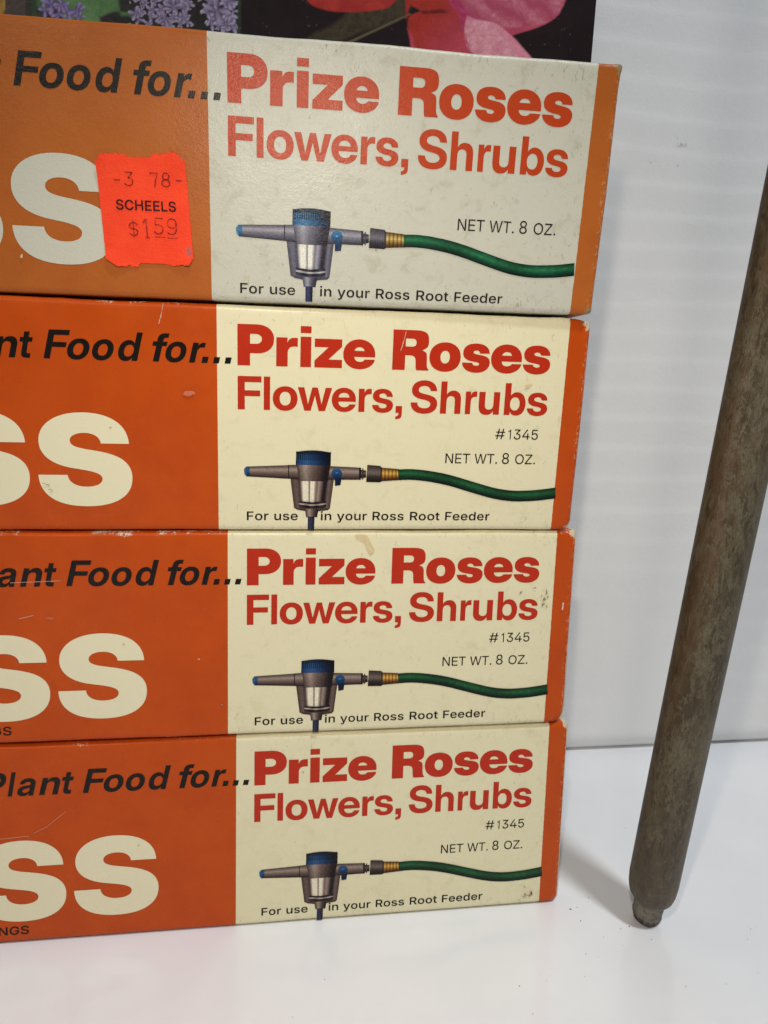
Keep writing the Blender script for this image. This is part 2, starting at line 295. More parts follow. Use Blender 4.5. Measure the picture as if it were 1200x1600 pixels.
class Print:
    """collects flat outlines in face coordinates (u right, v up) and fills them as one mesh"""
    def __init__(s):
        s.polys = []
    def glyph(s, style, ch, u0, u1, vb, cap, slant=0.0, fit=True):
        ps = flatten(outline(style, ch)[1])
        ps = [[(x + slant * y, y) for x, y in p] for p in ps]
        xs = [x for p in ps for x, _ in p]; ys = [y for p in ps for _, y in p]
        x0, x1 = min(xs), max(xs)
        ky = cap / 1000.0
        if ch in 'lhbdf' and max(ys) > 1000:
            ky *= 1000.0 / max(ys)
        kx = (u1 - u0) / (x1 - x0) if fit else ky
        s.polys.append([[(u0 + (x - x0) * kx, vb + y * ky) for x, y in p] for p in ps])
    def text(s, style, txt, u0, u1, vb, cap, slant=0.0, rot=0.0):
        items = []; x = 0.0
        for ch in txt:
            adv, spec = outline(style, ch)
            if spec:
                items.append([[(px + x + slant * py, py) for px, py in p] for p in flatten(spec)])
            x += adv
        xs = [a for it in items for p in it for a, _ in p]
        x0, x1 = min(xs), max(xs)
        kx = (u1 - u0) / (x1 - x0); ky = cap / 1000.0
        c, sn = math.cos(rot), math.sin(rot)
        for it in items:
            s.polys.append([[(u0 + c * (a - x0) * kx - sn * b * ky, vb + sn * (a - x0) * kx + c * b * ky) for a, b in p] for p in it])
    def poly(s, pts):
        s.polys.append([list(pts)])
    def stroke(s, pts, w, jitter=0.0, rng=None):
        for (x0, y0), (x1, y1) in zip(pts, pts[1:]):
            d = math.hypot(x1 - x0, y1 - y0) or 1e-9
            nx, ny = -(y1 - y0) / d * w / 2, (x1 - x0) / d * w / 2
            ex, ey = (x1 - x0) / d * w * 0.3, (y1 - y0) / d * w * 0.3
            k = 1.0 if rng is None else rng.uniform(1 - jitter, 1 + jitter)
            s.polys.append([[(x0 - ex + nx * k, y0 - ey + ny * k), (x1 + ex + nx * k, y1 + ey + ny * k), (x1 + ex - nx * k, y1 + ey - ny * k), (x0 - ex - nx * k, y0 - ey - ny * k)]])
    def build(s, name, mat, parent, tilt, eps, du=0.0, dv=0.0):
        vs_, fs_ = [], []
        for grp in s.polys:
            co, ed = [], []
            for p in grp:
                p = [q for k, q in enumerate(p) if math.hypot(q[0] - p[k - 1][0], q[1] - p[k - 1][1]) > 1e-6]
                b0 = len(co)
                co += [Vector((x * 100, y * 100)) for x, y in p]
                ed += [(b0 + k, b0 + (k + 1) % len(p)) for k in range(len(p))]
            segs = [(co[a], co[b]) for a, b in ed]
            out = delaunay_2d_cdt(co, ed, [], 0, 1e-5)
            base = len(vs_)
            vs_ += [(v.x / 100 + du, v.y / 100 + dv) for v in out[0]]
            for f in out[2]:
                cx = sum(out[0][k].x for k in f) / len(f); cy = sum(out[0][k].y for k in f) / len(f)
                wn = 0
                for a, b in segs:
                    if (a.y <= cy) != (b.y <= cy):
                        xi = a.x + (cy - a.y) * (b.x - a.x) / (b.y - a.y)
                        if xi > cx:
                            wn += 1 if b.y > a.y else -1
                if wn:
                    ix = [base + k for k in f]
                    ar = sum((vs_[ix[k]][0] * vs_[ix[(k + 1) % len(ix)]][1] - vs_[ix[(k + 1) % len(ix)]][0] * vs_[ix[k]][1]) for k in range(len(ix)))
                    fs_.append(ix if ar > 0 else ix[::-1])
        used = sorted({k for f in fs_ for k in f}); ren = {k: n for n, k in enumerate(used)}
        vs_ = [vs_[k] for k in used]; fs_ = [[ren[k] for k in f] for f in fs_]
        me = bpy.data.meshes.new(name)
        me.from_pydata([(u, tilt * v - eps, v) for u, v in vs_], [], fs_)
        return link(name, me, mat, parent)

# ------------------------------------------------------------------ materials
def card_bump(n, amount, rough0, rough1, spec=0.22):
    fine = n.noise(190, 2, 0.6)
    mid = n.math('ADD', n.math('MULTIPLY', n.noise(62, 3, 0.6), 0.7), n.math('MULTIPLY', n.noise(17, 3, 0.6), 0.5))
    n.bump(n.math('ADD', n.math('MULTIPLY', fine, 0.5), mid), amount, 0.012)
    n.set(rough=n.ramp(n.noise(9, 4, 0.6), 0.3, 0.7, rough0, rough1), spec=spec)

def carton_material(name, orange, cream, amount, seed, chips, tear, dirt, r0, r1, flap):
    n = NT(name)
    x, y, z = n.sep(n.obj)
    sh = n.mapping(n.obj, (seed * 7.3, seed * 3.1, seed * 5.7))
    left = n.ramp(x, -0.0008, 0.0008)
    right = n.ramp(n.math('ADD', x, n.math('MULTIPLY', n.noise(60, 2, 0.5, sh), 0.004)), 1.5485, 1.5500)
    is_cream = n.math('MULTIPLY', left, n.math('SUBTRACT', 1.0, right))
    grain = n.noise(420, 1, 0.5, sh)
    mott = n.noise(5, 4, 0.6, sh)
    o_col = n.mix(n.ramp(mott, 0.3, 0.75), orange[0], orange[1])
    o_col = n.mix(n.math('MULTIPLY', n.ramp(grain, 0.35, 0.7), 0.22), o_col, orange[2])
    blotch = n.noise(11, 5, 0.7, sh, 0.6)
    c_col = n.mix(n.math('MULTIPLY', n.ramp(blotch, 0.5, 0.78), dirt), cream[0], cream[1])
    # rubbed dirt: short vertical fibres and specks, strongest near the edges of the panel
    fib = n.noise(55, 4, 0.75, n.mapping(sh, scale=(1, 1, 0.45)), 1.2)
    edge_z = n.math('MINIMUM', z, n.math('SUBTRACT', 1.0, z))
    edge = n.ramp(edge_z, 0.0, 0.16, 1.0, 0.0)
    rx = n.ramp(x, 0.9, 1.6)
    fthr = n.math('SUBTRACT', n.math('ADD', fib, n.math('ADD', n.math('MULTIPLY', edge, 0.05), n.math('MULTIPLY', rx, 0.03))), 0.0)
    c_col = n.mix(n.math('MULTIPLY', n.ramp(fthr, 0.62, 0.74), dirt), c_col, (0.33, 0.29, 0.19, 1))
    speck = n.noise(75, 2, 0.5, sh)
    c_col = n.mix(n.math('MULTIPLY', n.ramp(speck, 0.80, 0.84), 0.8), c_col, (0.12, 0.09, 0.06, 1))
    base = n.mix(is_cream, o_col, c_col)
    # worn-through board along the creases
    wear_n = n.math('ADD', n.math('MULTIPLY', n.noise(7, 6, 0.75, sh), 0.6), n.math('MULTIPLY', n.noise(110, 4, 0.75, sh), 0.4))
    top = n.ramp(n.math('SUBTRACT', 1.0, z), 0.004, 0.05, 1.0, 0.0)
    bot = n.ramp(z, 0.0, 0.035, 1.0, 0.0)
    rgt = n.ramp(n.math('SUBTRACT', 1.648, x), 0.0, 0.028, 1.0, 0.0)
    e = n.math('MAXIMUM', n.math('MAXIMUM', top, n.math('MULTIPLY', bot, 0.8)), n.math('MULTIPLY', rgt, 0.85))
    wm = n.ramp(n.math('ADD', wear_n, n.math('MULTIPLY', e, chips)), 0.66, 0.70)
    wm = n.math('MULTIPLY', wm, n.ramp(e, 0.02, 0.25))
    paper = n.mix(n.noise(120, 2), (0.74, 0.66, 0.52, 1), (0.56, 0.46, 0.33, 1))
    base = n.mix(n.math('MULTIPLY', wm, n.mix(is_cream, (1, 1, 1, 1), (0.3, 0.3, 0.3, 1))), base, paper)
    if flap:   # cut edge of the board showing along the right end
        fl = n.ramp(n.math('ADD', x, n.math('MULTIPLY', n.math('SUBTRACT', n.noise(14, 5, 0.7, sh), 0.5), 0.012)), 1.640, 1.643)
        base = n.mix(n.math('MULTIPLY', fl, flap), base, paper)
    fr = n.ramp(n.math('SUBTRACT', 1.652, x), 0.004, 0.05, 1.0, 0.0)
    frn = n.noise(85, 6, 0.85, n.mapping(sh, scale=(1, 1, 0.55)))
    frm = n.ramp(n.math('ADD', frn, n.math('MULTIPLY', fr, 0.13)), 0.62, 0.70)
    base = n.mix(n.math('MULTIPLY', n.math('MULTIPLY', frm, n.ramp(fr, 0.05, 0.4)), 0.6), base, (0.70, 0.40, 0.22, 1))
    # scattered rubs on the orange
    rub = n.noise(30, 5, 0.8, n.mapping(sh, rot=(0, 0.9, 0), scale=(1.0, 1, 3.0)))
    base = n.mix(n.math('MULTIPLY', n.math('SUBTRACT', 1.0, is_cream), n.math('MULTIPLY', n.ramp(rub, 0.73, 0.80), 0.5)), base, (0.72, 0.45, 0.28, 1))
    # torn corners
    for cx, cz, rad, col in tear:
        d = n.math('SQRT', n.math('ADD', n.math('POWER', n.math('SUBTRACT', x, cx), 2.0), n.math('POWER', n.math('SUBTRACT', z, cz), 2.0)))
        d = n.math('ADD', d, n.math('MULTIPLY', n.math('SUBTRACT', n.noise(24, 5, 0.75, sh), 0.5), rad * 2.2))
        base = n.mix(n.ramp(d, rad * 0.75, rad * 0.95, 1.0, 0.0), base, n.mix(n.noise(60, 3), col, tuple(c * 0.62 for c in col[:3]) + (1,)))
    n.set(color=base)
    card_bump(n, amount, r0, r1, 0.22 if amount > 0.06 else 0.20)
    return n.m

def ink(name, col, amount, r0, r1, col2=None, thr=0.76):
    n = NT(name)
    g = n.noise(420, 1, 0.5)
    c = n.mix(n.math('MULTIPLY', n.ramp(g, 0.35, 0.7), 0.25), col, tuple(min(1, v * 1.25 + 0.004) for v in col[:3]) + (1,))
    if col2:
        w = n.noise(48, 5, 0.8, n.mapping(n.obj, scale=(1, 1, 0.6)))
        c = n.mix(n.math('MULTIPLY', n.ramp(w, thr, thr + 0.05), 0.7), c, col2)
    n.set(color=c)
    card_bump(n, amount, r0, r1, 0.22 if amount > 0.06 else 0.20)
    return n.m

def picture_material(name, amount, r0, r1):
    n = NT(name)
    c = n.attr('ink')
    g = n.noise(230, 2, 0.6)
    c = n.mix(n.math('MULTIPLY', n.ramp(g, 0.38, 0.62), 0.42), c, n.mix(1.0, c, (0.45, 0.43, 0.42, 1), 'MULTIPLY'))
    n.set(color=c)
    card_bump(n, amount, r0, r1, 0.22 if amount > 0.06 else 0.20)
    return n.m

NEW_O = ((0.54, 0.074, 0.004, 1), (0.48, 0.062, 0.004, 1), (0.38, 0.050, 0.005, 1))
OLD_O = ((0.46, 0.125, 0.020, 1), (0.41, 0.105, 0.016, 1), (0.33, 0.085, 0.016, 1))
NEW_C = ((0.77, 0.71, 0.475, 1), (0.62, 0.54, 0.33, 1))
OLD_C = ((0.56, 0.55, 0.455, 1), (0.45, 0.43, 0.33, 1))
TAN = (0.60, 0.48, 0.30, 1)
DTAN = (0.36, 0.26, 0.13, 1)
BONE = (0.72, 0.62, 0.44, 1)

# ------------------------------------------------------------------ carton
XL, XR, DEPTH = -2.75, 1.648, 0.52

def carton_body(tilt, seed, dents):
    rng = random.Random(seed)
    bm = bmesh.new()
    bmesh.ops.create_cube(bm, size=1.0)
    for v in bm.verts:
        v.co = Vector(((XL + XR) / 2 + v.co.x * (XR - XL), DEPTH / 2 + v.co.y * DEPTH, 0.5 + v.co.z * 0.988))
    bmesh.ops.bevel(bm, geom=bm.edges[:], offset=0.022, segments=3, profile=0.6, affect='EDGES')
    # cuts close to the creases so that they can be uneven
    for i in range(1, 60):
        bmesh.ops.bisect_plane(bm, geom=bm.verts[:] + bm.edges[:] + bm.faces[:], plane_co=(XL + (XR - XL) * i / 60.0, 0, 0), plane_no=(1, 0, 0))
    for zc in (0.9, 0.955, 0.05, 0.1, 0.5):
        bmesh.ops.bisect_plane(bm, geom=bm.verts[:] + bm.edges[:] + bm.faces[:], plane_co=(0, 0, zc), plane_no=(0, 0, 1))
    for xc in (1.60, 1.625, 1.5):
        bmesh.ops.bisect_plane(bm, geom=bm.verts[:] + bm.edges[:] + bm.faces[:], plane_co=(xc, 0, 0), plane_no=(1, 0, 0))
    off = Vector((seed * 3.7, 1.3, 0.4))
    for v in bm.verts:
        z = v.co.z
        if z > 0.96 or z < 0.04:
            k = mnoise.noise(Vector((v.co.x * 2.3, seed * 4.1, round(z)))) * 0.005 + mnoise.noise(Vector((v.co.x * 9, seed, round(z)))) * 0.0025
            v.co.z += k - 0.002 if z > 0.5 else k * 0.5 + 0.001
        if v.co.x > 1.61:
            v.co.x += mnoise.noise(Vector((v.co.y * 5, z * 5, seed))) * 0.008
        for (cx, cz, r, dx, dy, dz) in dents:
            d = math.hypot(v.co.x - cx, z - cz)
            if d < r and v.co.y < 0.2:
                w = (1 - d / r) ** 1.5
                v.co += Vector((dx, dy, dz)) * w
    for v in bm.verts:
        v.co.y += tilt * v.co.z
    bm.normal_update()
    me = bpy.data.meshes.new('carton_body')
    bm.to_mesh(me); bm.free()
    for p in me.polygons:
        p.use_smooth = True
    me.set_sharp_from_angle(angle=math.radians(50))
    return me

# ------------------------------------------------------------------ printed picture of the feeder
HM = (2.32277026e-03, -2.31513915e-05, -7.74933116e-01, -2.69550527e-06, -2.47335339e-03, 2.05525154e+00, -9.61375707e-05, -1.67472353e-04)
def face_uv(x, y):
    """picture-plan units -> face coordinates of the carton"""
    px, py = 340 + x / 4.0, 480 + y / 4.0
    w = HM[6] * px + HM[7] * py + 1
    return (HM[0] * px + HM[1] * py + HM[2]) / w, (HM[3] * px + HM[4] * py + HM[5]) / w

def lerp3(stops, t):
    for (a, ca), (b, cb) in zip(stops, stops[1:]):
        if t <= b:
            k = 0 if b == a else max(0, (t - a) / (b - a))
            return tuple(ca[i] + (cb[i] - ca[i]) * k for i in range(3))
    return stops[-1][1]

class Picture:
    def __init__(s):
        s.v, s.f, s.c, s.layer = [], [], [], 0
    def patch(s, quad, fn, nx=8, ny=8):
        """quad = tl,tr,br,bl in plan units, fn(a,b)->sRGB 0-255, a across, b down"""
        base = len(s.v)
        for j in range(ny + 1):
            for i in range(nx + 1):
                a, b = i / nx, j / ny
                x = (quad[0][0] * (1 - a) + quad[1][0] * a) * (1 - b) + (quad[3][0] * (1 - a) + quad[2][0] * a) * b
                y = (quad[0][1] * (1 - a) + quad[1][1] * a) * (1 - b) + (quad[3][1] * (1 - a) + quad[2][1] * a) * b
                s.v.append(face_uv(x, y) + (s.layer,))
                s.c.append(srgb(*fn(a, b)))
        for j in range(ny):
            for i in range(nx):
                k = base + j * (nx + 1) + i
                s.f.append((k, k + nx + 1, k + nx + 2, k + 1))
        s.layer += 1
    def fan(s, pts, fn):
        base = len(s.v)
        for x, y in pts:
            s.v.append(face_uv(x, y) + (s.layer,)); s.c.append(srgb(*fn(x, y)))
        s.f.append(tuple(range(base, base + len(pts)))[::-1])
        s.layer += 1
    def ribbon(s, top, bottom, fn, ny=8):
        base = len(s.v); n = len(top)
        for i in range(n):
            for j in range(ny + 1):
                b = j / ny
                s.v.append(face_uv(top[i][0] * (1 - b) + bottom[i][0] * b, top[i][1] * (1 - b) + bottom[i][1] * b) + (s.layer,))
                s.c.append(srgb(*fn(i / (n - 1), b)))
        for i in range(n - 1):
            for j in range(ny):
                k = base + i * (ny + 1) + j
                s.f.append((k, k + 1, k + ny + 2, k + ny + 1))
        s.layer += 1
    def build(s, mat, parent, tilt, du, dv):
        me = bpy.data.meshes.new('feeder_picture')
        me.from_pydata([(u + du, tilt * (v + dv) - 0.0012 - 0.00004 * l, v + dv) for u, v, l in s.v], [], s.f)
        ca = me.color_attributes.new('ink', 'FLOAT_COLOR', 'POINT')
        cc = np.array(s.c, dtype=np.float32)
        cc[:, :3] = np.where(cc[:, :3] < 0.55, cc[:, :3] ** 1.05, cc[:, :3])
        ca.data.foreach_set('color', cc.ravel())
        return link('feeder_picture', me, mat, parent)

def spline(pts, n):
    """Catmull-Rom through points"""
    out = []
    P = [pts[0]] + list(pts) + [pts[-1]]
    for i in range(1, len(P) - 2):
        for k in range(n):
            t = k / n
            r = []
            for d in (0, 1):
                a, b, c, e = P[i - 1][d], P[i][d], P[i + 1][d], P[i + 2][d]
                r.append(0.5 * (2 * b + (c - a) * t + (2 * a - 5 * b + 4 * c - e) * t * t + (3 * b - a - 3 * c + e) * t ** 3))
            out.append(tuple(r))
    out.append(pts[-1])
    return out

def feeder_picture(pal):
    g_hi, g_mid, g_lo, g_dk = pal['grey']
    b_hi, b_mid, b_dk = pal['blue']
    hi, mid, dk = pal['hose']
    P = Picture()
    rr = random.Random(5)
    def n_(x, y, a=10):
        return mnoise.noise(Vector((x * 0.11, y * 0.11, 2.0))) * a
    def pipe(a, b):
        c = lerp3([(0, g_lo), (0.14, g_mid), (0.34, g_hi), (0.6, g_mid), (0.85, g_lo), (1, g_dk)], b)
        k = n_(a * 300, b * 80, 12)
        return tuple(max(0, v + k) for v in c)
    # bracket behind the cup
    P.patch([(455, 1070), (728, 1070), (702, 1258), (478, 1256)], lambda a, b: tuple(max(0, v + n_(a * 270, b * 190, 10)) for v in lerp3([(0, g_lo), (0.12, g_mid), (0.2, g_lo), (0.8, g_dk), (0.9, g_mid), (1, g_lo)], a)), 20, 14)
    P.fan([(478, 1254), (702, 1256), (690, 1268), (640, 1274), (600, 1278), (545, 1274), (500, 1266)], lambda x, y: g_lo)
    # glass with powder
    def glass(a, b):
        w = pal['white']
        c = lerp3([(0, g_lo), (0.06, g_hi), (0.12, w), (0.30, w), (0.36, g_mid), (0.40, w), (0.52, w), (0.58, g_hi), (0.64, g_mid), (0.70, g_hi), (0.8, g_mid), (0.9, g_dk), (1, g_dk)], a)
        k = 1 - 0.25 * max(0, b - 0.8) / 0.2
        return tuple(max(0, v * k + n_(a * 150, b * 120, 10)) for v in c)
    P.patch([(512, 1082), (686, 1084), (664, 1232), (522, 1228)], glass, 40, 10)
    for (yc, h_, tone) in ((1216, 7, g_dk), (1229, 6, g_hi), (1240, 8, g_dk)):
        top = [(508 + 170 * i / 14, yc + 9 * math.sin(math.pi * i / 14) - h_) for i in range(15)]
        P.ribbon(top, [(x, y + h_ * 1.7) for x, y in top], lambda a, b, t=tone: tuple(max(0, v + 26 * math.sin(a * 17)) for v in t), 2)
    # stem and feed tube
    P.patch([(546, 1260), (632, 1260), (622, 1312), (553, 1312)], lambda a, b: lerp3([(0, g_lo), (0.3, g_hi), (0.7, g_lo), (1, g_dk)], a), 10, 4)
    P.patch([(564, 1308), (606, 1308), (603, 1390), (563, 1390)], lambda a, b: lerp3([(0, pal['navy']), (0.35, tuple(v + 28 for v in pal['navy'])), (1, tuple(v * 0.6 for v in pal['navy']))], a), 8, 4)
    # left handle, collar and plug
    P.patch([(198, 995), (446, 987), (446, 1072), (198, 1058)], pipe, 40, 16)
    P.patch([(446, 986), (512, 984), (512, 1078), (446, 1072)], pipe, 10, 16)
    P.patch([(441, 986), (447, 986), (447, 1073), (441, 1072)], lambda a, b: g_dk, 1, 2)
    P.patch([(178, 996), (201, 995), (201, 1058), (180, 1057)], lambda a, b: lerp3([(0, b_mid), (0.4, b_hi), (1, b_dk)], b), 4, 8)
    P.fan([(165, 1012), (179, 996), (181, 1057), (168, 1042)], lambda x, y: b_hi)
    # right arm
    P.patch([(690, 992), (896, 1003), (894, 1078), (690, 1078)], pipe, 40, 16)
    P.patch([(884, 1002), (897, 1003), (895, 1079), (884, 1079)], lambda a, b: g_dk, 1, 2)
    P.patch([(896, 1016), (928, 1020), (928, 1064), (896, 1070)], lambda a, b: lerp3([(0, g_dk), (0.4, g_mid), (0.7, g_dk), (1, g_dk)], b), 4, 8)
    P.patch([(904, 1008), (912, 1008), (911, 1076), (903, 1076)], lambda a, b: g_lo, 2, 4)
    # hub
    def hub(a, b):
        c = lerp3([(0, g_lo), (0.08, g_mid), (0.25, g_hi), (0.45, g_mid), (0.7, g_lo), (0.86, g_dk), (1, g_dk)], a)
        return tuple(max(0, v * (1.06 - 0.22 * b) + n_(a * 200, b * 100, 14)) for v in c)
    P.patch([(494, 984), (706, 984), (688, 1088), (508, 1086)], hub, 30, 10)
    # knob
    def knob(a, b):
        c = lerp3([(0, b_dk), (0.06, b_mid), (0.3, b_hi), (0.55, b_mid), (0.8, b_dk), (1, tuple(v * 0.4 for v in b_dk))], a)
        k = 1.0 - (0.62 * (0.5 + 0.5 * math.sin(a * 2 * math.pi * 17)) if b < 0.62 else 0.10 * (0.5 + 0.5 * math.sin(a * 2 * math.pi * 17)))
        if b < 0.18: k *= 0.65
        return tuple(v * k for v in c)
    P.patch([(491, 901), (709, 906), (707, 989), (489, 985)], knob, 120, 12)
    top = [(491 + 218 * i / 20, 903 - 11 * math.sin(math.pi * i / 20) + 0.25 * i) for i in range(21)]
    P.ribbon(top, [(x, 905 + 0.2 * i) for i, (x, y) in enumerate(top)], lambda a, b: tuple(v * (0.75 if a > .6 else 0.95) for v in b_dk), 1)
    # lever
    circ = [(745 + 33 * math.cos(t * math.pi / 12), 1040 + 34 * math.sin(t * math.pi / 12)) for t in range(24)]
    P.fan([(731, 1060), (776, 1062), (768, 1112), (734, 1116)], lambda x, y: b_dk)
    P.fan(circ[::-1][::-1], lambda x, y: lerp3([(0, b_hi), (0.5, b_mid), (1, b_dk)], (y - 1006) / 68))
    P.fan([(745 + 10 * math.cos(t * math.pi / 6), 1041 + 10 * math.sin(t * math.pi / 6)) for t in range(12)], lambda x, y: b_dk if y > 1040 else tuple(min(255, v * 1.5) for v in b_hi))
    # coupling nut
    def nut(a, b):
        c = lerp3([(0, g_lo), (0.2, g_mid), (0.45, g_hi), (0.7, g_lo), (1, g_dk)], b)
        k = 0.72 + 0.28 * (0.5 + 0.5 * math.sin(a * 2 * math.pi * 9))
        return tuple(v * k * 0.85 for v in c)
    P.patch([(936, 985), (1020, 992), (1018, 1094), (928, 1092)], nut, 60, 10)
    P.patch([(1019, 995), (1032, 1006), (1030, 1086), (1017, 1092)], lambda a, b: lerp3([(0, g_dk), (0.4, g_lo), (1, g_dk)], b), 2, 8)
    # brass ferrule
    br_hi, br_mid, br_dk = pal['brass']
    def brass(a, b):
        c = lerp3([(0, br_dk), (0.2, br_mid), (0.4, br_hi), (0.6, br_mid), (0.85, br_dk), (1, br_dk)], b)
        k = 0.6 + 0.4 * abs(math.sin(a * math.pi * 4.6 + 0.5))
        return tuple(v * k for v in c)
    P.patch([(1028, 1003), (1132, 1011), (1131, 1081), (1026, 1087)], brass, 60, 12)
    # hose
    G = [(78, 924), (140, 922), (210, 927), (300, 941), (380, 960), (450, 981), (520, 1002), (590, 1022), (650, 1034), (720, 1041), (790, 1040), (860, 1035), (945, 1024)]
    cl = [((600 + x / 3.529 - 340) * 4, (y / 3.529) * 4) for x, y in G]
    cl = spline(cl, 8)
    tp, bt = [], []
    for i, (x, y) in enumerate(cl):
        a = cl[max(0, i - 1)]; b = cl[min(len(cl) - 1, i + 1)]
        d = math.hypot(b[0] - a[0], b[1] - a[1])
        nx, ny = (b[1] - a[1]) / d, -(b[0] - a[0]) / d
        w = 33.5
        tp.append((x + nx * w, y + ny * w)); bt.append((x - nx * w, y - ny * w))
    tp[-1] = (cl[-1][0], tp[-1][1]); bt[-1] = (cl[-1][0], bt[-1][1])
    def hose(a, b):
        c = lerp3([(0, dk), (0.15, mid), (0.42, hi), (0.6, mid), (0.85, dk), (1, tuple(v * 0.6 for v in dk))], b)
        k = 0.90 + 0.10 * math.sin(a * 620) + mnoise.noise(Vector((a * 40, b * 4, 1))) * 0.16
        return tuple(max(0, v * k) for v in c)
    P.ribbon(tp, bt, hose, 10)
    return P

PAL_NEW = dict(grey=((166, 148, 136), (116, 98, 90), (76, 60, 56), (34, 24, 26)), blue=((52, 96, 142), (32, 70, 116), (14, 30, 58)),
               hose=((42, 104, 58), (24, 76, 44), (10, 36, 26)), brass=((238, 196, 96), (190, 132, 48), (88, 50, 22)), white=(240, 232, 206), navy=(34, 34, 62))
PAL_OLD = dict(grey=((168, 166, 174), (118, 116, 130), (80, 78, 94), (42, 38, 52)), blue=((70, 130, 172), (42, 98, 144), (20, 54, 90)),
               hose=((54, 124, 84), (30, 96, 62), (14, 52, 40)), brass=((232, 206, 130), (178, 142, 70), (96, 66, 34)), white=(238, 236, 222), navy=(40, 44, 82))

# ------------------------------------------------------------------ the print of one carton
def heading_print():
    p = Print()
    for ch, a, b in (('P', .0855, .2389), ('r', .2485, .3395), ('i', .3513, .3970), ('z', .4120, .5310), ('e', .5355, .6745),
                     ('R', .7515, .9135), ('o', .9155, 1.0561), ('s', 1.0633, 1.1900), ('e', 1.1950, 1.3368), ('s', 1.3430, 1.4705)):
        p.glyph('black', ch, a, b, .7405, .1727)
    return p
def subheading_print():
    p = Print()
    for ch, a, b in (('F', .0857, .1862), ('l', .1965, .2233), ('o', .2351, .3417), ('w', .3426, .4912), ('e', .4908, .5968), ('r', .6089, .6657),
                     ('s', .6692, .7627), (',', .7753, .8038), ('S', .8417, .9619), ('h', .9764, 1.0697), ('r', 1.0907, 1.1426), ('u', 1.1526, 1.2492),
                     ('b', 1.2718, 1.3708), ('s', 1.3787, 1.4750)):
        p.glyph('bold', ch, a, b, .5515, .1436)
    return p

def white_print():
    p = Print()
    p.glyph('black', 'S', -.7495, -.3640, .1220, .396)
    p.glyph('black', 'S', -1.1710, -.7850, .1220, .396)
    p.glyph('black', 'O', -1.640, -1.192, .1220, .396)
    p.glyph('black', 'R', -2.080, -1.672, .1220, .396)
    return p

def slogan_print():
    p = Print()
    for ch, a, b in (('P', -1.140, -1.0305), ('l', -1.0281, -.9885), ('a', -.9856, -.9040), ('n', -.8921, -.7970), ('t', -.7891, -.7363), ('F', -.6997, -.5891),
                     ('o', -.6058, -.5159), ('o', -.5072, -.4196), ('d', -.4034, -.3007), ('f', -.2645, -.1932), ('o', -.2122, -.1254), ('r', -.1167, -.0451)):
        p.glyph('ital', ch, a, b, .7455, .1175, 0.23)
    for u in (-.0650, -.0171, .0310):
        p.poly([(u, .7455), (u + .0245, .7455), (u + .0305, .7715), (u + .0060, .7715)])
    return p
def number_print():
    p = Print()
    p.text('light', '#', 1.2400, 1.2862, .4395, .0480)
    p.text('light', '1345', 1.3005, 1.4425, .4395, .0465)
    return p
def weight_print(old):
    p = Print()
    q = .012 if old else 0.0
    for t, a, b, c in (('NET', 1.0145, 1.1297, .0455), ('WT.', 1.1505, 1.2580, .0455), ('8', 1.2809, 1.3141, .0505), ('OZ.', 1.3433, 1.4400, .0455)):
        p.text('light', t, a + q, b + q, .3245 - (.0035 if old else 0), c)
    return p
def caption_print(old):
    p = Print()
    dv = -.022 if old else 0.0
    du = .004 if old else 0.0
    for t, a, b in (('For', .1236, .2196), ('use', .2452, .3500), ('in', .4536, .5017), ('your', .5270, .6640), ('Ross', .6902, .8351), ('Root', .8640, 1.0042), ('Feeder', 1.0298, 1.2418)):
        p.text('reg', t, a + du, b + du, .0537 + dv, .0402)
    return p
def feedings_print():
    p = Print()
    p.text('reg', 'NGS', -1.0920, -.9570, .0495, .0420)
    return p

GROUP = 'orange and cream plant food cartons in the stack'
BOX = [  # x, y, turn, z, tilt
    (-0.0934, -0.1541, -0.01453, 2.9925, -0.1543),
    (-0.0758, -0.0495, -0.00388, 1.9940, -0.0934),
    (-0.0373, -0.0149, -0.00195, 1.0001, -0.0275),
    (0.0, 0.0, 0.0, 0.0, 0.0)]
LABELS = ['faded top carton of the stack with a red price sticker',
          'second carton from the top, with a torn corner, directly under the one with the sticker',
          'third carton from the top, with a tan drip stain above its red heading',
          'lowest carton of the stack, resting on the white table']
TEARS = [[(1.655, 0.985, 0.044, DTAN), (1.650, 0.005, 0.042, DTAN)],
         [(1.668, 1.0, 0.066, BONE), (1.648, 0.0, 0.040, BONE)],
         [(1.658, 0.985, 0.048, BONE), (1.658, 0.0, 0.040, BONE)],
         [(1.650, 0.985, 0.036, BONE), (1.650, 0.0, 0.026, TAN)]]
DENTS = [[(1.65, 1.0, 0.06, 0.012, 0.0, 0.008), (1.65, 0.0, 0.05, 0.004, 0.0, 0.004)],
         [(1.65, 1.0, 0.10, 0.008, 0.03, -0.012), (1.65, 0.0, 0.06, -0.012, 0.02, 0.004)],
         [(1.65, 1.0, 0.07, 0.010, 0.02, 0.004), (1.65, 0.0, 0.07, -0.016, 0.02, 0.008)],
         [(1.65, 1.0, 0.07, 0.008, 0.02, 0.0), (1.65, 0.0, 0.05, -0.006, 0.01, 0.004)]]
CHIPS = [0.05, 0.12, 0.15, 0.10]

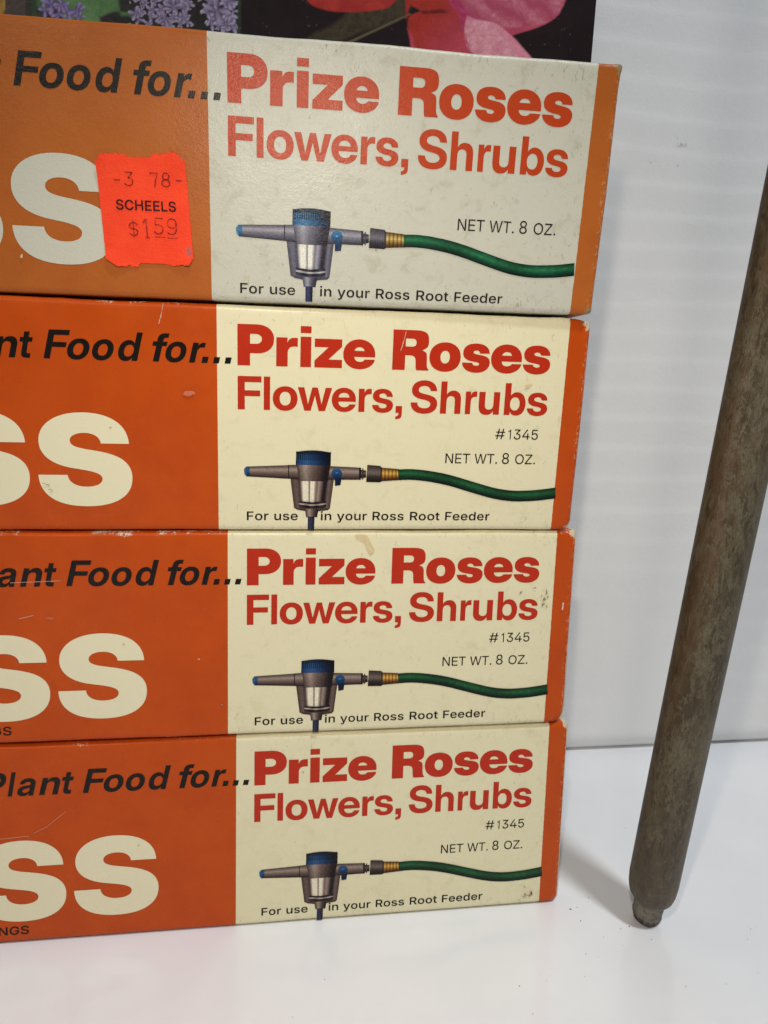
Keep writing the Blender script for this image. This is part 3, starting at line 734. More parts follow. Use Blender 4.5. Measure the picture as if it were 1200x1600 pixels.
new_red = ink('red_ink', (0.46, 0.026, 0.007, 1), 0.035, 0.22, 0.30, (0.62, 0.30, 0.2, 1), 0.80)
old_red = ink('faded_red_ink', (0.45, 0.048, 0.010, 1), 0.08, 0.27, 0.34, (0.6, 0.30, 0.2, 1), 0.80)
new_blk = ink('black_ink', (0.009, 0.006, 0.004, 1), 0.035, 0.22, 0.30, (0.20, 0.07, 0.02, 1), 0.78)
old_blk = ink('worn_black_ink', (0.014, 0.011, 0.009, 1), 0.08, 0.27, 0.34, (0.2, 0.1, 0.04, 1), 0.78)
new_wht = ink('bare_cream_board', (0.77, 0.71, 0.49, 1), 0.035, 0.22, 0.30, (0.5, 0.3, 0.16, 1), 0.79)
old_wht = ink('bare_grey_board', (0.57, 0.56, 0.46, 1), 0.08, 0.27, 0.34, (0.45, 0.42, 0.3, 1), 0.76)
new_pic = picture_material('picture_ink', 0.035, 0.22, 0.30)
old_pic = picture_material('faded_picture_ink', 0.08, 0.27, 0.34)

boxes = []
for i, (bx, by, th, bz, tilt) in enumerate(BOX):
    old = i == 0
    r = root('carton', LABELS[i], 'box', (bx, by, bz), th, GROUP)
    boxes.append(r)
    mat = carton_material('printed_board', OLD_O if old else NEW_O, OLD_C if old else NEW_C, 0.08 if old else 0.04, i + 1, CHIPS[i], TEARS[i],
                          1.0 if old else 0.5, 0.27 if old else 0.24, 0.34 if old else 0.32, 0.0 if i < 2 else 0.9)
    link('carton_body', carton_body(tilt, i + 1, DENTS[i]), mat, r)
    du, dv = (-.0115, .0075) if old else (0.0, 0.0)
    red, blk = (old_red, old_blk) if old else (new_red, new_blk)
    heading_print().build('heading_lettering', red, r, tilt, 0.0012, du, dv)
    subheading_print().build('subheading_lettering', red, r, tilt, 0.0012, du, dv)
    white_print().build('white_lettering', old_wht if old else new_wht, r, tilt, 0.0012, du if old else 0, .006 if old else 0)
    slogan_print().build('slogan_lettering', blk, r, tilt, 0.0012, du, dv)
    if not old:
        number_print().build('number_lettering', blk, r, tilt, 0.0012)
        feedings_print().build('corner_lettering', blk, r, tilt, 0.0012)
    weight_print(old).build('weight_lettering', blk, r, tilt, 0.0012, du, dv)
    caption_print(old).build('caption_lettering', blk, r, tilt, 0.0012, du, dv)
    feeder_picture(PAL_OLD if old else PAL_NEW).build(old_pic if old else new_pic, r, tilt, -.010 if old else 0, .0065 if old else 0)

# ------------------------------------------------------------------ price sticker on the top carton
def ragged(a, b, n, amp, rng):
    out = []
    for k in range(n):
        t = k / n
        out.append((a[0] + (b[0] - a[0]) * t + rng.uniform(-amp, amp) * 0.4, a[1] + (b[1] - a[1]) * t + rng.uniform(-amp, amp)))
    return out
rng = random.Random(3)
tilt = BOX[0][4]
st = Print()
pts = [(-.4304, .5024)] + ragged((-.4080, .5330), (-.3190, .5420), 14, .004, rng) + [(-.3107, .5305), (-.2250, .5330)] + ragged((-.2150, .5440), (-.1239, .5550), 16, .0045, rng) + \
      [(-.0922, .5222), (-.0699, .1642)] + [(-.0860, .1380)] + ragged((-.0901, .1370), (-.1800, .1345), 12, .003, rng) + [(-.1875, .1400), (-.2800, .1390)] + \
      ragged((-.2883, .1290), (-.3780, .1190), 12, .006, rng) + [(-.4122, .1487)]
st.poly(pts)
nst = NT('fluorescent_sticker')
sc_ = nst.mix(nst.ramp(nst.noise(12, 5, 0.65), 0.35, 0.7), (0.97, 0.068, 0.018, 1), (0.90, 0.055, 0.016, 1))
sc_ = nst.mix(nst.math('MULTIPLY', nst.ramp(nst.noise(140, 3, 0.7), 0.5, 0.75), 0.35), sc_, (0.80, 0.05, 0.02, 1))
sx, sy, sz = nst.sep(nst.obj)
smd = nst.math('SQRT', nst.math('ADD', nst.math('POWER', nst.math('MULTIPLY', nst.math('SUBTRACT', sx, -0.087), 2.2), 2.0), nst.math('POWER', nst.math('SUBTRACT', sz, 0.19), 2.0)))
sc_ = nst.mix(nst.math('MULTIPLY', nst.ramp(smd, 0.01, 0.035, 1.0, 0.0), nst.ramp(nst.noise(70, 3), 0.45, 0.55)), sc_, (0.35, 0.12, 0.12, 1))
nst.set(color=sc_, rough=0.75, spec=0.25)
nst.bump(nst.noise(120, 3), 0.15, 0.006)
sticker = st.build('price_sticker', nst.m, boxes[0], tilt, 0.0050)
sticker['label'] = 'red-orange price sticker with torn edges'
bm = bmesh.new(); bm.from_mesh(sticker.data)
for _ in range(3):
    bmesh.ops.subdivide_edges(bm, edges=[e_ for e_ in bm.edges if e_.calc_length() > 0.03], cuts=1, use_grid_fill=True)
bmesh.ops.triangulate(bm, faces=bm.faces[:])
bm.to_mesh(sticker.data); bm.free()
for v in sticker.data.vertices:
    for cx, cz, r_, k in ((-.42, .53, .09, .014), (-.10, .55, .10, .012), (-.39, .125, .08, .010), (-.075, .15, .09, .012)):
        d = math.hypot(v.co.x - cx, v.co.z - cz)
        if d < r_:
            v.co.y -= k * (1 - d / r_)
sm = sticker.modifiers.new('thickness', 'SOLIDIFY')
sm.thickness = 0.003
sm.offset = -1

sl = Print()
def stamp(paths, u, v, w, h, sw):
    for path in paths:
        sl.stroke([(u + x * w, v + y * h) for x, y in path], sw, 0.35, rng)
def arc(cx, cy, rx, ry, a0, a1, n=9):
    return [(cx + rx * math.cos(math.radians(a0 + (a1 - a0) * i / n)), cy + ry * math.sin(math.radians(a0 + (a1 - a0) * i / n))) for i in range(n + 1)]
D3 = [[(0.05, 1), (0.9, 1), (0.42, 0.6)] + arc(0.42, 0.3, 0.55, 0.3, 80, -150)]
D7 = [[(0, 0.95), (0, 1), (1, 1), (0.72, 0.45), (0.62, 0)]]
D8 = [arc(0.5, 0.75, 0.42, 0.25, 0, 360, 14), arc(0.5, 0.26, 0.5, 0.26, 0, 360, 14)]
D5 = [[(0.95, 1), (0.1, 1), (0.08, 0.58)] + arc(0.42, 0.3, 0.55, 0.3, 110, -150)]
D9 = [arc(0.5, 0.7, 0.48, 0.3, 0, 360, 14), [(0.98, 0.7)] + arc(0.45, 0.3, 0.53, 0.3, 0, -140)]
D1 = [[(0.1, 0.82), (0.5, 1), (0.6, 0)], [(0.35, 0.0), (0.9, 0.0)]]
DS = [arc(0.5, 0.68, 0.42, 0.2, 20, 250, 10) + arc(0.5, 0.3, 0.45, 0.2, 80, -160, 10), [(0.46, 1.0), (0.54, 0.0)]]
HY = [[(0, 0.5), (1, 0.5)]]
stamp(HY, -.364, .420, .020, .050, .0060)
stamp(D3, -.3235, .4270, .030, .0480, .0050)
stamp(D7, -.2270, .4290, .027, .0480, .0048)
stamp(D8, -.1830, .4300, .030, .0500, .0048)
stamp(HY, -.128, .430, .020, .050, .0060)
stamp(DS, -.3180, .2370, .036, .0620, .0042)
stamp(D1, -.2640, .2370, .028, .0700, .0062)
stamp(D5, -.2180, .2530, .034, .0590, .0040)
stamp(D9, -.1690, .2540, .036, .0590, .0040)
sl.stroke([(-.2170, .2410), (-.1770, .2415)], .0030)
sl.stroke([(-.1690, .2395), (-.1310, .2400)], .0030)
faint = ink('faded_stamp_ink', (0.30, 0.024, 0.012, 1), 0.1, 0.7, 0.8, (0.80, 0.06, 0.02, 1), 0.53)
sl.build('stamped_digits', faint, sticker, tilt, 0.0075)
sw_ = Print()
sw_.text('semi', 'SCHEELS', -.3625, -.1320, .3365, .0375, 0.0, 0.012)
sw_.build('shop_lettering', ink('sticker_black_ink', (0.035, 0.006, 0.005, 1), 0.1, 0.7, 0.8), sticker, tilt, 0.0075)

# ------------------------------------------------------------------ marks on single cartons
def blob(cx, cz, rx, rz, seed, n=26, rag=0.35):
    r_ = random.Random(seed)
    ph = [r_.uniform(0, 6.28) for _ in range(5)]
    out = []
    for k in range(n):
        t = 2 * math.pi * k / n
        q = 1 + rag * (0.5 * math.sin(2 * t + ph[0]) + 0.35 * math.sin(3 * t + ph[1]) + 0.3 * math.sin(5 * t + ph[2]) + 0.2 * math.sin(8 * t + ph[3]))
        out.append((cx + rx * q * math.cos(t), cz + rz * q * math.sin(t)))
    return out
def flat_mat(name, col, rough=0.5, col2=None):
    n = NT(name)
    n.set(color=n.mix(n.ramp(n.noise(60, 4, 0.7), 0.35, 0.65), col, col2 or tuple(c * 0.75 for c in col[:3]) + (1,)), rough=rough, spec=0.4)
    return n.m
dirt_m = flat_mat('dark_scuff', (0.32, 0.27, 0.16, 1), 0.6)
stain_m = flat_mat('tan_stain', (0.63, 0.49, 0.27, 1), 0.4, (0.70, 0.58, 0.34, 1))
brown_m = flat_mat('brown_mark', (0.30, 0.15, 0.05, 1), 0.6, (0.55, 0.4, 0.2, 1))
lilac_m = flat_mat('lilac_rub', (0.52, 0.16, 0.10, 1), 0.45, (0.60, 0.12, 0.03, 1))
pale_m = flat_mat('pale_scratch', (0.78, 0.55, 0.42, 1), 0.5)

def mark(name, i, mat, kind, data, w=0.0, eps=0.0052):
    p = Print()
    if kind == 'line':
        p.stroke(data, w, 0.5, rng)
    else:
        p.poly(data)
    return p.build(name, mat, boxes[i], BOX[i][4], eps)
def lines(name, i, mat, paths, w, eps=0.0052):
    p = Print()
    for a in paths:
        p.stroke(a, w, 0.5, rng)
    return p.build(name, mat, boxes[i], BOX[i][4], eps)
# second carton
mark('scratch', 1, pale_m, 'line', [(.806, .905), (.802, .885), (.797, .865), (.7905, .838), (.786, .825)], .0022)
mark('scratch', 1, pale_m, 'line', [(-.22, .955), (-.235, .90)], .0025)
mark('scratch', 1, pale_m, 'line', [(-.215, .985), (-.225, .93), (-.23, .92)], .0022)
mark('scuff', 1, lilac_m, 'blob', blob(-.118, .615, .024, .012, 31, 18, 0.25), eps=0.0050)
mark('scuff', 1, dirt_m, 'blob', blob(-.446, .462, .004, .0028, 4, 10))
mark('scuff', 1, stain_m, 'blob', blob(1.375, .685, .016, .008, 15, 16, 0.6))
lines('scuff', 1, dirt_m, [[(u, v), (u + d, v)] for u, v, d in ((-.735, .216, .012), (-.722, .211, .016), (-.716, .203, .010), (-.731, .198, .007), (-.712, .190, .012), (-.700, .184, .006), (-.706, .178, .008))], .0016)
# third carton
mark('stain', 2, stain_m, 'blob', [(.575, .975), (.605, .978), (.632, .972), (.645, .945), (.655, .925), (.668, .905), (.664, .885), (.648, .875), (.637, .888), (.628, .910), (.618, .935), (.598, .945), (.582, .955)], eps=0.0009)
for k, (u, v, a, b) in enumerate(((1.512, .690, .004, .012), (1.503, .655, .006, .010), (1.498, .628, .008, .006), (1.517, .618, .006, .004), (1.488, .672, .003, .004), (1.520, .665, .003, .008), (1.383, .690, .006, .005), (1.452, .712, .006, .003))):
    mark('scuff', 2, dirt_m, 'blob', blob(u, v, a, b, k + 50, 14, 0.6))
mark('scuff', 2, dirt_m, 'blob', blob(-.46, .472, .003, .003, 6, 8))
mark('scuff', 2, dirt_m, 'blob', blob(-.026, .165, .004, .0035, 6, 8))
mark('scuff', 2, lilac_m, 'blob', blob(-.77, .60, .012, .008, 36, 16, 0.5))
mark('scratch', 2, pale_m, 'line', [(-.93, .765), (-.72, .772)], .0013)
mark('scratch', 2, pale_m, 'line', [(-.90, .60), (-.84, .615)], .0016)
mark('scratch', 2, pale_m, 'line', [(1.600, .635), (1.598, .60)], .006)
mark('scratch', 2, pale_m, 'blob', blob(-.130, .392, .005, .003, 8, 9))
# lowest carton
lines('stain', 3, brown_m, [[(1.458, .052), (1.470, .068), (1.474, .046)], [(1.492, .050), (1.500, .078), (1.506, .060), (1.500, .086)], [(1.458, .113), (1.466, .107)], [(1.476, .062), (1.496, .06)]], .005)
mark('scratch', 3, pale_m, 'line', [(-.92, .56), (-.86, .59), (-.80, .64), (-.775, .66)], .0012)
mark('scratch', 3, pale_m, 'line', [(-1.08, .54), (-.94, .548)], .0011)
mark('scuff', 3, dirt_m, 'blob', blob(-.452, .470, .0035, .0025, 4, 10))
mark('scuff', 3, dirt_m, 'blob', blob(.318, .80, .004, .003, 5, 9))
# top carton
mark('scuff', 0, stain_m, 'blob', blob(-.735, .145, .004, .009, 14, 12, 0.5))

# ------------------------------------------------------------------ table and wall
def grid_mesh(name, xs, ys, fn):
    me = bpy.data.meshes.new(name)
    vs_ = [fn(x, y) for y in ys for x in xs]
    nx = len(xs)
    fs_ = [(j * nx + i, j * nx + i + 1, (j + 1) * nx + i + 1, (j + 1) * nx + i) for j in range(len(ys) - 1) for i in range(nx - 1)]
    me.from_pydata(vs_, [], fs_)
    for q in me.polygons:
        q.use_smooth = True
    return me
n = NT('white_laminate')
c = n.mix(n.ramp(n.noise(1.3, 4, 0.6), 0.3, 0.7), (0.84, 0.845, 0.86, 1), (0.80, 0.81, 0.83, 1))
n.set(color=c, rough=n.ramp(n.noise(2.2, 5, 0.65), 0.3, 0.75, 0.09, 0.22), spec=0.6)
n.bump(n.noise(2.0, 2), 0.05, 0.02)
tb = bpy.data.meshes.new('table')
bm = bmesh.new()
bmesh.ops.create_cube(bm, size=1.0)
for v in bm.verts:
    v.co = Vector((1.0 + v.co.x * 24, -2.0 + v.co.y * 14, -0.25 + v.co.z * 0.5))
bmesh.ops.bevel(bm, geom=bm.edges[:], offset=0.05, segments=3, affect='EDGES')
bm.to_mesh(tb); bm.free()
table = link('table', tb, n.m)
table['kind'] = 'structure'
table['label'] = 'glossy white table top under the stack'

n = NT('white_board')
c = n.mix(n.ramp(n.noise(1.0, 4, 0.6), 0.3, 0.7), (0.80, 0.80, 0.79, 1), (0.765, 0.765, 0.76, 1))
wx, wy, wz = n.sep(n.obj)
sm1 = n.math('SQRT', n.math('ADD', n.math('POWER', n.math('MULTIPLY', n.math('SUBTRACT', wx, 2.80), 0.55), 2.0), n.math('POWER', n.math('SUBTRACT', wz, 4.30), 2.0)))
smn = n.math('MULTIPLY', n.ramp(sm1, 0.01, 0.045, 1.0, 0.0), n.ramp(n.noise(34, 3, 0.6), 0.53, 0.66))
c = n.mix(n.math('MULTIPLY', smn, 0.6), c, (0.28, 0.22, 0.16, 1))
sm2 = n.math('SQRT', n.math('ADD', n.math('POWER', n.math('MULTIPLY', n.math('SUBTRACT', wx, 2.66), 0.12), 2.0), n.math('POWER', n.math('SUBTRACT', wz, 4.155), 2.0)))
smn = n.math('MULTIPLY', n.ramp(sm2, 0.008, 0.022, 1.0, 0.0), n.ramp(n.noise(34, 2, 0.6), 0.6, 0.68))
c = n.mix(smn, c, (0.2, 0.15, 0.1, 1))
n.set(color=c, rough=0.6, spec=0.3)
n.bump(n.math('ADD', n.noise(16, 5, 0.65), n.math('MULTIPLY', n.noise(90, 2), 0.25)), 0.05, 0.03)
WY = 1.405
xs = [-7 + 0.16 * i for i in range(110)]
zs = [0.0, 0.01, 0.025, 0.045, 0.07, 0.10, 0.14] + [0.17 + 0.012 * i for i in range(520)] + [6.6, 7.5, 9.0]
def wall_pt(x, z):
    y = WY
    if z < 0.14:
        y += 0.085 * (1 - z / 0.14) ** 2.0
    ph = z / 0.205 + 0.35 * mnoise.noise(Vector((x * 0.5, z * 0.7, 3.0))) + 0.10 * mnoise.noise(Vector((x * 2, z, 9)))
    f = ph - math.floor(ph)
    amp = 0.0034 * (0.7 + 0.9 * mnoise.noise(Vector((x * 0.4, z * 0.6, 5.5)))) * min(1.0, z / 0.5)
    prof = (f / 0.72 if f < 0.72 else (1 - f) / 0.28)
    prof = prof * prof * (3 - 2 * prof)
    y -= amp * prof * 1.6
    y += 0.006 * mnoise.noise(Vector((x * 0.9, z * 0.9, 1.0)))
    return (x, y, z)
wall = link('wall', grid_mesh('wall', xs, zs, wall_pt), n.m)
wall['kind'] = 'structure'
wall['label'] = 'white rippled board wall behind the stack'

# crumbs and dust on the table
cr = bmesh.new()
rng2 = random.Random(11)
spots = [(1.70, -.05), (1.74, -.04), (1.72, -.13), (1.66, -.33), (1.60, -.45), (1.88, -.22), (1.90, -.20), (1.95, -.19), (1.86, -.30), (2.02, -.28), (1.79, -.24), (1.83, .02), (2.55, -.25), (2.3, .55), (2.6, .4)]
spots += [(rng2.uniform(0.2, 2.6), rng2.uniform(-.75, -.25)) for _ in range(26)]
for (x, y) in spots:
    s = rng2.uniform(.0012, .0036) * (1.0 if len(cr.verts) < 190 else 0.55)
    mm = Matrix.Translation((x, y, s * 0.5)) @ Matrix.Rotation(rng2.uniform(0, 6), 4, 'Z') @ Matrix.Diagonal((s * rng2.uniform(.8, 1.8), s, s * 0.7, 1))
    bmesh.ops.create_icosphere(cr, subdivisions=1, radius=1.0, matrix=mm)
me = bpy.data.meshes.new('crumbs'); cr.to_mesh(me); cr.free()
crumbs = link('crumbs', me, flat_mat('crumb_dirt', (0.10, 0.075, 0.05, 1), 0.9))
crumbs['kind'] = 'stuff'
crumbs['label'] = 'dark crumbs and dust scattered on the white table'

# ------------------------------------------------------------------ metal rod
base = Vector((2.058, -0.150, 0.0)); top = Vector((2.058 + 0.029 * 7.5, -0.150 - 0.135 * 7.5, 7.5))
axis = (top - base)
L = axis.length
rod = root('metal_rod', 'weathered brown metal rod with a narrow tip standing right of the cartons', 'rod', base)
rod.rotation_mode = 'QUATERNION'
rod.rotation_quaternion = axis.to_track_quat('Z', 'Y')
def lathe(prof, seg, fn=None):
    bm = bmesh.new()
    rings = []
    for (r_, z) in prof:
        rings.append([bm.verts.new((r_ * math.cos(2 * math.pi * k / seg), r_ * math.sin(2 * math.pi * k / seg), z)) for k in range(seg)])
    for a, b in zip(rings, rings[1:]):
        for k in range(seg):
            bm.faces.new((a[k], a[(k + 1) % seg], b[(k + 1) % seg], b[k]))
    bm.faces.new(rings[0][::-1]); bm.faces.new(rings[-1])
    if fn:
        for v in bm.verts:
            v.co = fn(v.co)
    bm.normal_update()
    return bm
RD = 0.1175
n = NT('weathered_steel')
rs = n.mapping(n.obj, scale=(1, 1, 0.16))
rm = n.mapping(n.obj, scale=(1, 1, 0.42))
rx_, ry_, rz_ = n.sep(n.obj)
streak = n.noise(22, 7, 0.75, rs, 0.6)
patch = n.noise(5, 5, 0.7, rm, 0.8)
mot = n.noise(30, 8, 0.82, rm, 0.6)
fine = n.noise(130, 4, 0.85, rm)
brown = n.mix(n.ramp(streak, 0.44, 0.56), (0.066, 0.046, 0.022, 1), (0.108, 0.080, 0.042, 1))
tan = n.mix(n.ramp(fine, 0.42, 0.58), (0.118, 0.096, 0.056, 1), (0.170, 0.146, 0.094, 1))
f = n.math('ADD', n.math('MULTIPLY', mot, 0.7), n.math('MULTIPLY', patch, 0.3))
c = n.mix(n.ramp(f, 0.475, 0.535), brown, tan)
# greyer bare side on the right
sd = n.math('ADD', n.math('ADD', n.math('MULTIPLY', rx_, 6.0), n.math('MULTIPLY', ry_, 1.6)), n.math('MULTIPLY', n.math('SUBTRACT', n.noise(7, 6, 0.75, rs), 0.5), 1.5))
bare = n.ramp(sd, 0.22, 0.34)
c = n.mix(n.math('MULTIPLY', bare, n.ramp(mot, 0.44, 0.52, 0.35, 0.95)), c, n.mix(n.ramp(fine, 0.4, 0.6), (0.110, 0.104, 0.080, 1), (0.165, 0.158, 0.125, 1)))
edge_l = n.ramp(n.math('ABSOLUTE', n.math('SUBTRACT', sd, 0.25)), 0.0, 0.09, 1.0, 0.0)
c = n.mix(n.math('MULTIPLY', edge_l, 0.55), c, (0.210, 0.168, 0.095, 1))
rust = n.math('MULTIPLY', n.ramp(n.noise(6, 6, 0.75, rs, 0.5), 0.50, 0.60), n.ramp(fine, 0.38, 0.6, 0.3, 1.0))
c = n.mix(n.math('MULTIPLY', rust, 0.6), c, (0.120, 0.062, 0.022, 1))
scr = n.ramp(n.noise(60, 3, 0.7, n.mapping(n.obj, scale=(1, 1, 0.04))), 0.62, 0.70)
c = n.mix(n.math('MULTIPLY', scr, 0.5), c, (0.200, 0.170, 0.110, 1))
pit = n.ramp(n.noise(44, 5, 0.8, rm), 0.585, 0.63)
c = n.mix(n.math('MULTIPLY', pit, 0.8), c, (0.028, 0.020, 0.012, 1))
c = n.mix(n.math('MULTIPLY', n.ramp(rz_, 0.12, 1.0, 1.0, 0.0), n.ramp(n.noise(9, 6, 0.75), 0.44, 0.56, 0.0, 0.6)), c, (0.085, 0.064, 0.052, 1))
a2 = mot
n.set(color=c, rough=n.ramp(a2, 0.3, 0.7, 0.34, 0.55), spec=0.5, metal=0.35)
n.bump(n.math('ADD', a2, n.math('MULTIPLY', fine, 0.6)), 0.35, 0.010)
steel = n.m
prof = [(RD * 0.66, 0.150), (RD * 0.80, 0.152), (RD * 0.90, 0.172), (RD * 0.965, 0.205), (RD, 0.255), (RD, 0.32)] + [(RD, 0.32 + k * (L - 0.4) / 40) for k in range(1, 41)]
bm = lathe(prof, 64)
me = bpy.data.meshes.new('shaft'); bm.to_mesh(me); bm.free()
for q in me.polygons: q.use_smooth = True
link('shaft', me, steel, rod)
n = NT('dirty_tip_steel')
t1 = n.noise(30, 5, 0.7)
c = n.mix(n.ramp(t1, 0.35, 0.65), (0.15, 0.135, 0.10, 1), (0.26, 0.24, 0.19, 1))
tx_, ty_, tz_ = n.sep(n.obj)
c = n.mix(n.ramp(n.math('ADD', tz_, n.math('MULTIPLY', n.noise(22, 4, 0.7), 0.06)), 0.062, 0.085, 1.0, 0.0), c, n.mix(n.ramp(n.noise(45, 4, 0.7), 0.4, 0.6), (0.030, 0.024, 0.018, 1), (0.11, 0.10, 0.08, 1)))
n.set(color=c, rough=0.7, spec=0.35)
n.bump(n.noise(50, 4), 0.5, 0.012)
bm = lathe([(RD * 0.30, 0.004), (RD * 0.44, 0.008), (RD * 0.54, 0.022), (RD * 0.58, 0.040), (RD * 0.59, 0.06), (RD * 0.61, 0.085), (RD * 0.64, 0.125), (RD * 0.655, 0.150), (RD * 0.655, 0.17)], 48,
           lambda co: co + Vector((0, 0, 0.012 * mnoise.noise(co * 24) if co.z < 0.05 else 0)) + Vector((co.x, co.y, 0)) * (0.22 * max(-0.3, mnoise.noise(co * 26)) if co.z < 0.04 else 0.02 * mnoise.noise(co * 20)))
me = bpy.data.meshes.new('tip'); bm.to_mesh(me); bm.free()
for q in me.polygons: q.use_smooth = True
link('tip', me, n.m, rod)

CH = (247.01655, -9.0043955, 390.23439, 23.047068, -249.14507, 1214.862, 0.028299821, -0.025918199)

# ------------------------------------------------------------------ tall flower-print box behind the stack
FY = 1.30
FX0, FX1, FZ1 = -2.9, 2.098, 7.0
card = root('flower_print_box', 'tall dark box printed with pink and purple flowers, upright between the stack and the wall', 'box', (0, FY, 0))
bm = bmesh.new()
bmesh.ops.create_cube(bm, size=1.0)
for v in bm.verts:
    z = 3.5 + v.co.z * FZ1
    v.co = Vector(((FX0 + FX1) / 2 + v.co.x * (FX1 - FX0) + 0.028 * (z - 4.7) * (1 if v.co.x > 0 else 0), 0.04 + v.co.y * 0.072, z))
bmesh.ops.bevel(bm, geom=bm.edges[:], offset=0.008, segments=2, affect='EDGES')
me = bpy.data.meshes.new('box_body'); bm.to_mesh(me); bm.free()
n = NT('dark_printed_board')
n.set(color=n.mix(n.noise(40, 4, 0.7), (0.020, 0.011, 0.012, 1), (0.032, 0.020, 0.020, 1)), rough=0.4, spec=0.5)
link('box_body', me, n.m, card)

import numpy as _np
def vnoise(x, y, s, seed):
    """smooth value noise on arrays"""
    rs_ = _np.random.RandomState(seed)
    tab = rs_.rand(256, 256)
    u, v = x * s + 37.7, y * s + 11.3
    i, j = _np.floor(u).astype(int), _np.floor(v).astype(int)
    fu, fv = u - i, v - j
    fu = fu * fu * (3 - 2 * fu); fv = fv * fv * (3 - 2 * fv)
    g = lambda a, b: tab[a % 256, b % 256]
    return (g(i, j) * (1 - fu) + g(i + 1, j) * fu) * (1 - fv) + (g(i, j + 1) * (1 - fu) + g(i + 1, j + 1) * fu) * fv
def fbm(x, y, s, seed):
    return 0.55 * vnoise(x, y, s, seed) + 0.28 * vnoise(x, y, s * 2.1, seed + 1) + 0.17 * vnoise(x, y, s * 4.3, seed + 2)

# print plan: a flat sheet, PX right and PZ up in carton heights
PX0, PX1, PZ0, PZ1 = -1.45, 2.096, 4.15, 5.35
NX, NZ = 860, 280
gx, gz = _np.meshgrid(_np.linspace(PX0, PX1, NX), _np.linspace(PZ0, PZ1, NZ))
# plan units of the flower photograph (A right, B down)
wq = CH[6] * gx + CH[7] * gz + 1
A = (CH[0] * gx + CH[1] * gz + CH[2]) / wq
Bv = (CH[3] * gx + CH[4] * gz + CH[5]) / wq
def lin(c):
    return _np.array(srgb(*c)[:3])
img = _np.zeros((NZ, NX, 3)) + lin((34, 22, 26))
def lay(mask, col):
    global img
    m_ = _np.clip(mask, 0, 1)[..., None]
    img = img * (1 - m_) + col * m_
def ell(cx, cy, rx, ry, rot=0, soft=0.12, wob=0.0, seed=1):
    c_, s_ = math.cos(math.radians(rot)), math.sin(math.radians(rot))
    dx, dy = A - cx, Bv - cy
    u, v = (dx * c_ + dy * s_) / rx, (-dx * s_ + dy * c_) / ry
    d = _np.sqrt(u * u + v * v) + wob * (_np.roll(F1, (seed * 37) % 211, 1) - 0.5)
    return _np.clip((1 - d) / soft + 0.5, 0, 1), u, v
def polymask(pts, soft=2.5):
    if len(pts) > 7:
        pts = spline(list(pts) + [pts[0]], 4)[:-1]
    """signed soft mask of a simple polygon"""
    inside = _np.zeros(A.shape, bool); dist = _np.full(A.shape, 1e9)
    n_ = len(pts)
    for k in range(n_):
        x0, y0 = pts[k]; x1, y1 = pts[(k + 1) % n_]
        if y0 != y1:
            c_ = ((y0 > Bv) != (y1 > Bv)) & (A < (x1 - x0) * (Bv - y0) / (y1 - y0) + x0)
            inside ^= c_
        t = _np.clip(((A - x0) * (x1 - x0) + (Bv - y0) * (y1 - y0)) / ((x1 - x0) ** 2 + (y1 - y0) ** 2 + 1e-9), 0, 1)
        dist = _np.minimum(dist, _np.hypot(A - x0 - t * (x1 - x0), Bv - y0 - t * (y1 - y0)))
    return _np.clip(_np.where(inside, dist, -dist) / soft + 0.5, 0, 1)
def tone(c0, c1, f):
    return lin(c0) * (1 - f[..., None]) + lin(c1) * f[..., None]
F1 = fbm(A, Bv, 0.045, 3); F2 = fbm(A, Bv, 0.16, 8); F3 = fbm(A, Bv, 0.5, 21)
up = _np.clip(-Bv / 400, 0, 1)
lay(_np.ones(A.shape), tone((20, 11, 13), (40, 25, 28), F1 * 0.8 + F2 * 0.3))
# brown-green leaf behind the rose
lay(polymask([(640, -140), (640, 12), (560, 52), (515, 74), (500, 90), (470, 95), (480, 60), (540, 22), (580, -60)], 8) * 0.8, tone((52, 44, 34), (92, 80, 56), F2))
lay(polymask([(528, 72), (640, 20), (641, 23), (530, 76)], 2), lin((104, 92, 70)))
# left picture: meadow with lilac
lm_ = polymask([(-400, -500), (374, -500), (374, 120), (-400, 120)], 2)
lay(lm_, tone((20, 20, 18), (54, 50, 46), F2 * 0.7 + F3 * 0.3))
lay(polymask([(-300, -500), (40, -500), (40, 60), (-300, 60)], 3), tone((60, 46, 40), (86, 70, 60), F2))
lay(polymask([(-300, -500), (-2, -500), (8, 14), (-2, 34), (-300, 60)], 3), tone((150, 104, 30), (206, 160, 60), F2))
lay(polymask([(44, -500), (58, -500), (58, 60), (50, 60)], 3), tone((22, 40, 22), (48, 74, 40), F2))
lay(polymask([(70, -500), (195, -500), (185, 2), (218, 12), (222, 22), (180, 18), (158, 28), (158, 40), (140, 44), (120, 26), (95, 8)], 4), tone((56, 98, 50), (110, 150, 92), F1 * 0.6 + F2 * 0.5))
lay(polymask([(58, -200), (75, -60), (100, 10), (72, 18), (58, 10)], 5), tone((44, 86, 40), (84, 122, 70), F2))
lay(polymask([(156, 26), (200, 24), (228, 40), (190, 48), (158, 40)], 6), tone((16, 14, 16), (40, 36, 38), F2))
rp = _np.random.RandomState(4)
def petals(cx, cy, r_, k, lo, hi, seed):
    for q in range(k):
        an = q * 360 / k + rp.uniform(-25, 25)
        px_, py_ = cx + r_ * 0.62 * math.cos(math.radians(an)), cy + r_ * 0.62 * math.sin(math.radians(an))
        m_, u, v = ell(px_, py_, r_ * 0.62, r_ * 0.36, an, 0.25, 0.25, seed + q)
        lay(m_, tone(lo, hi, _np.clip(0.55 - 0.5 * _np.abs(v) + 0.3 * (F3 - 0.5) + 0.25 * u, 0, 1)))
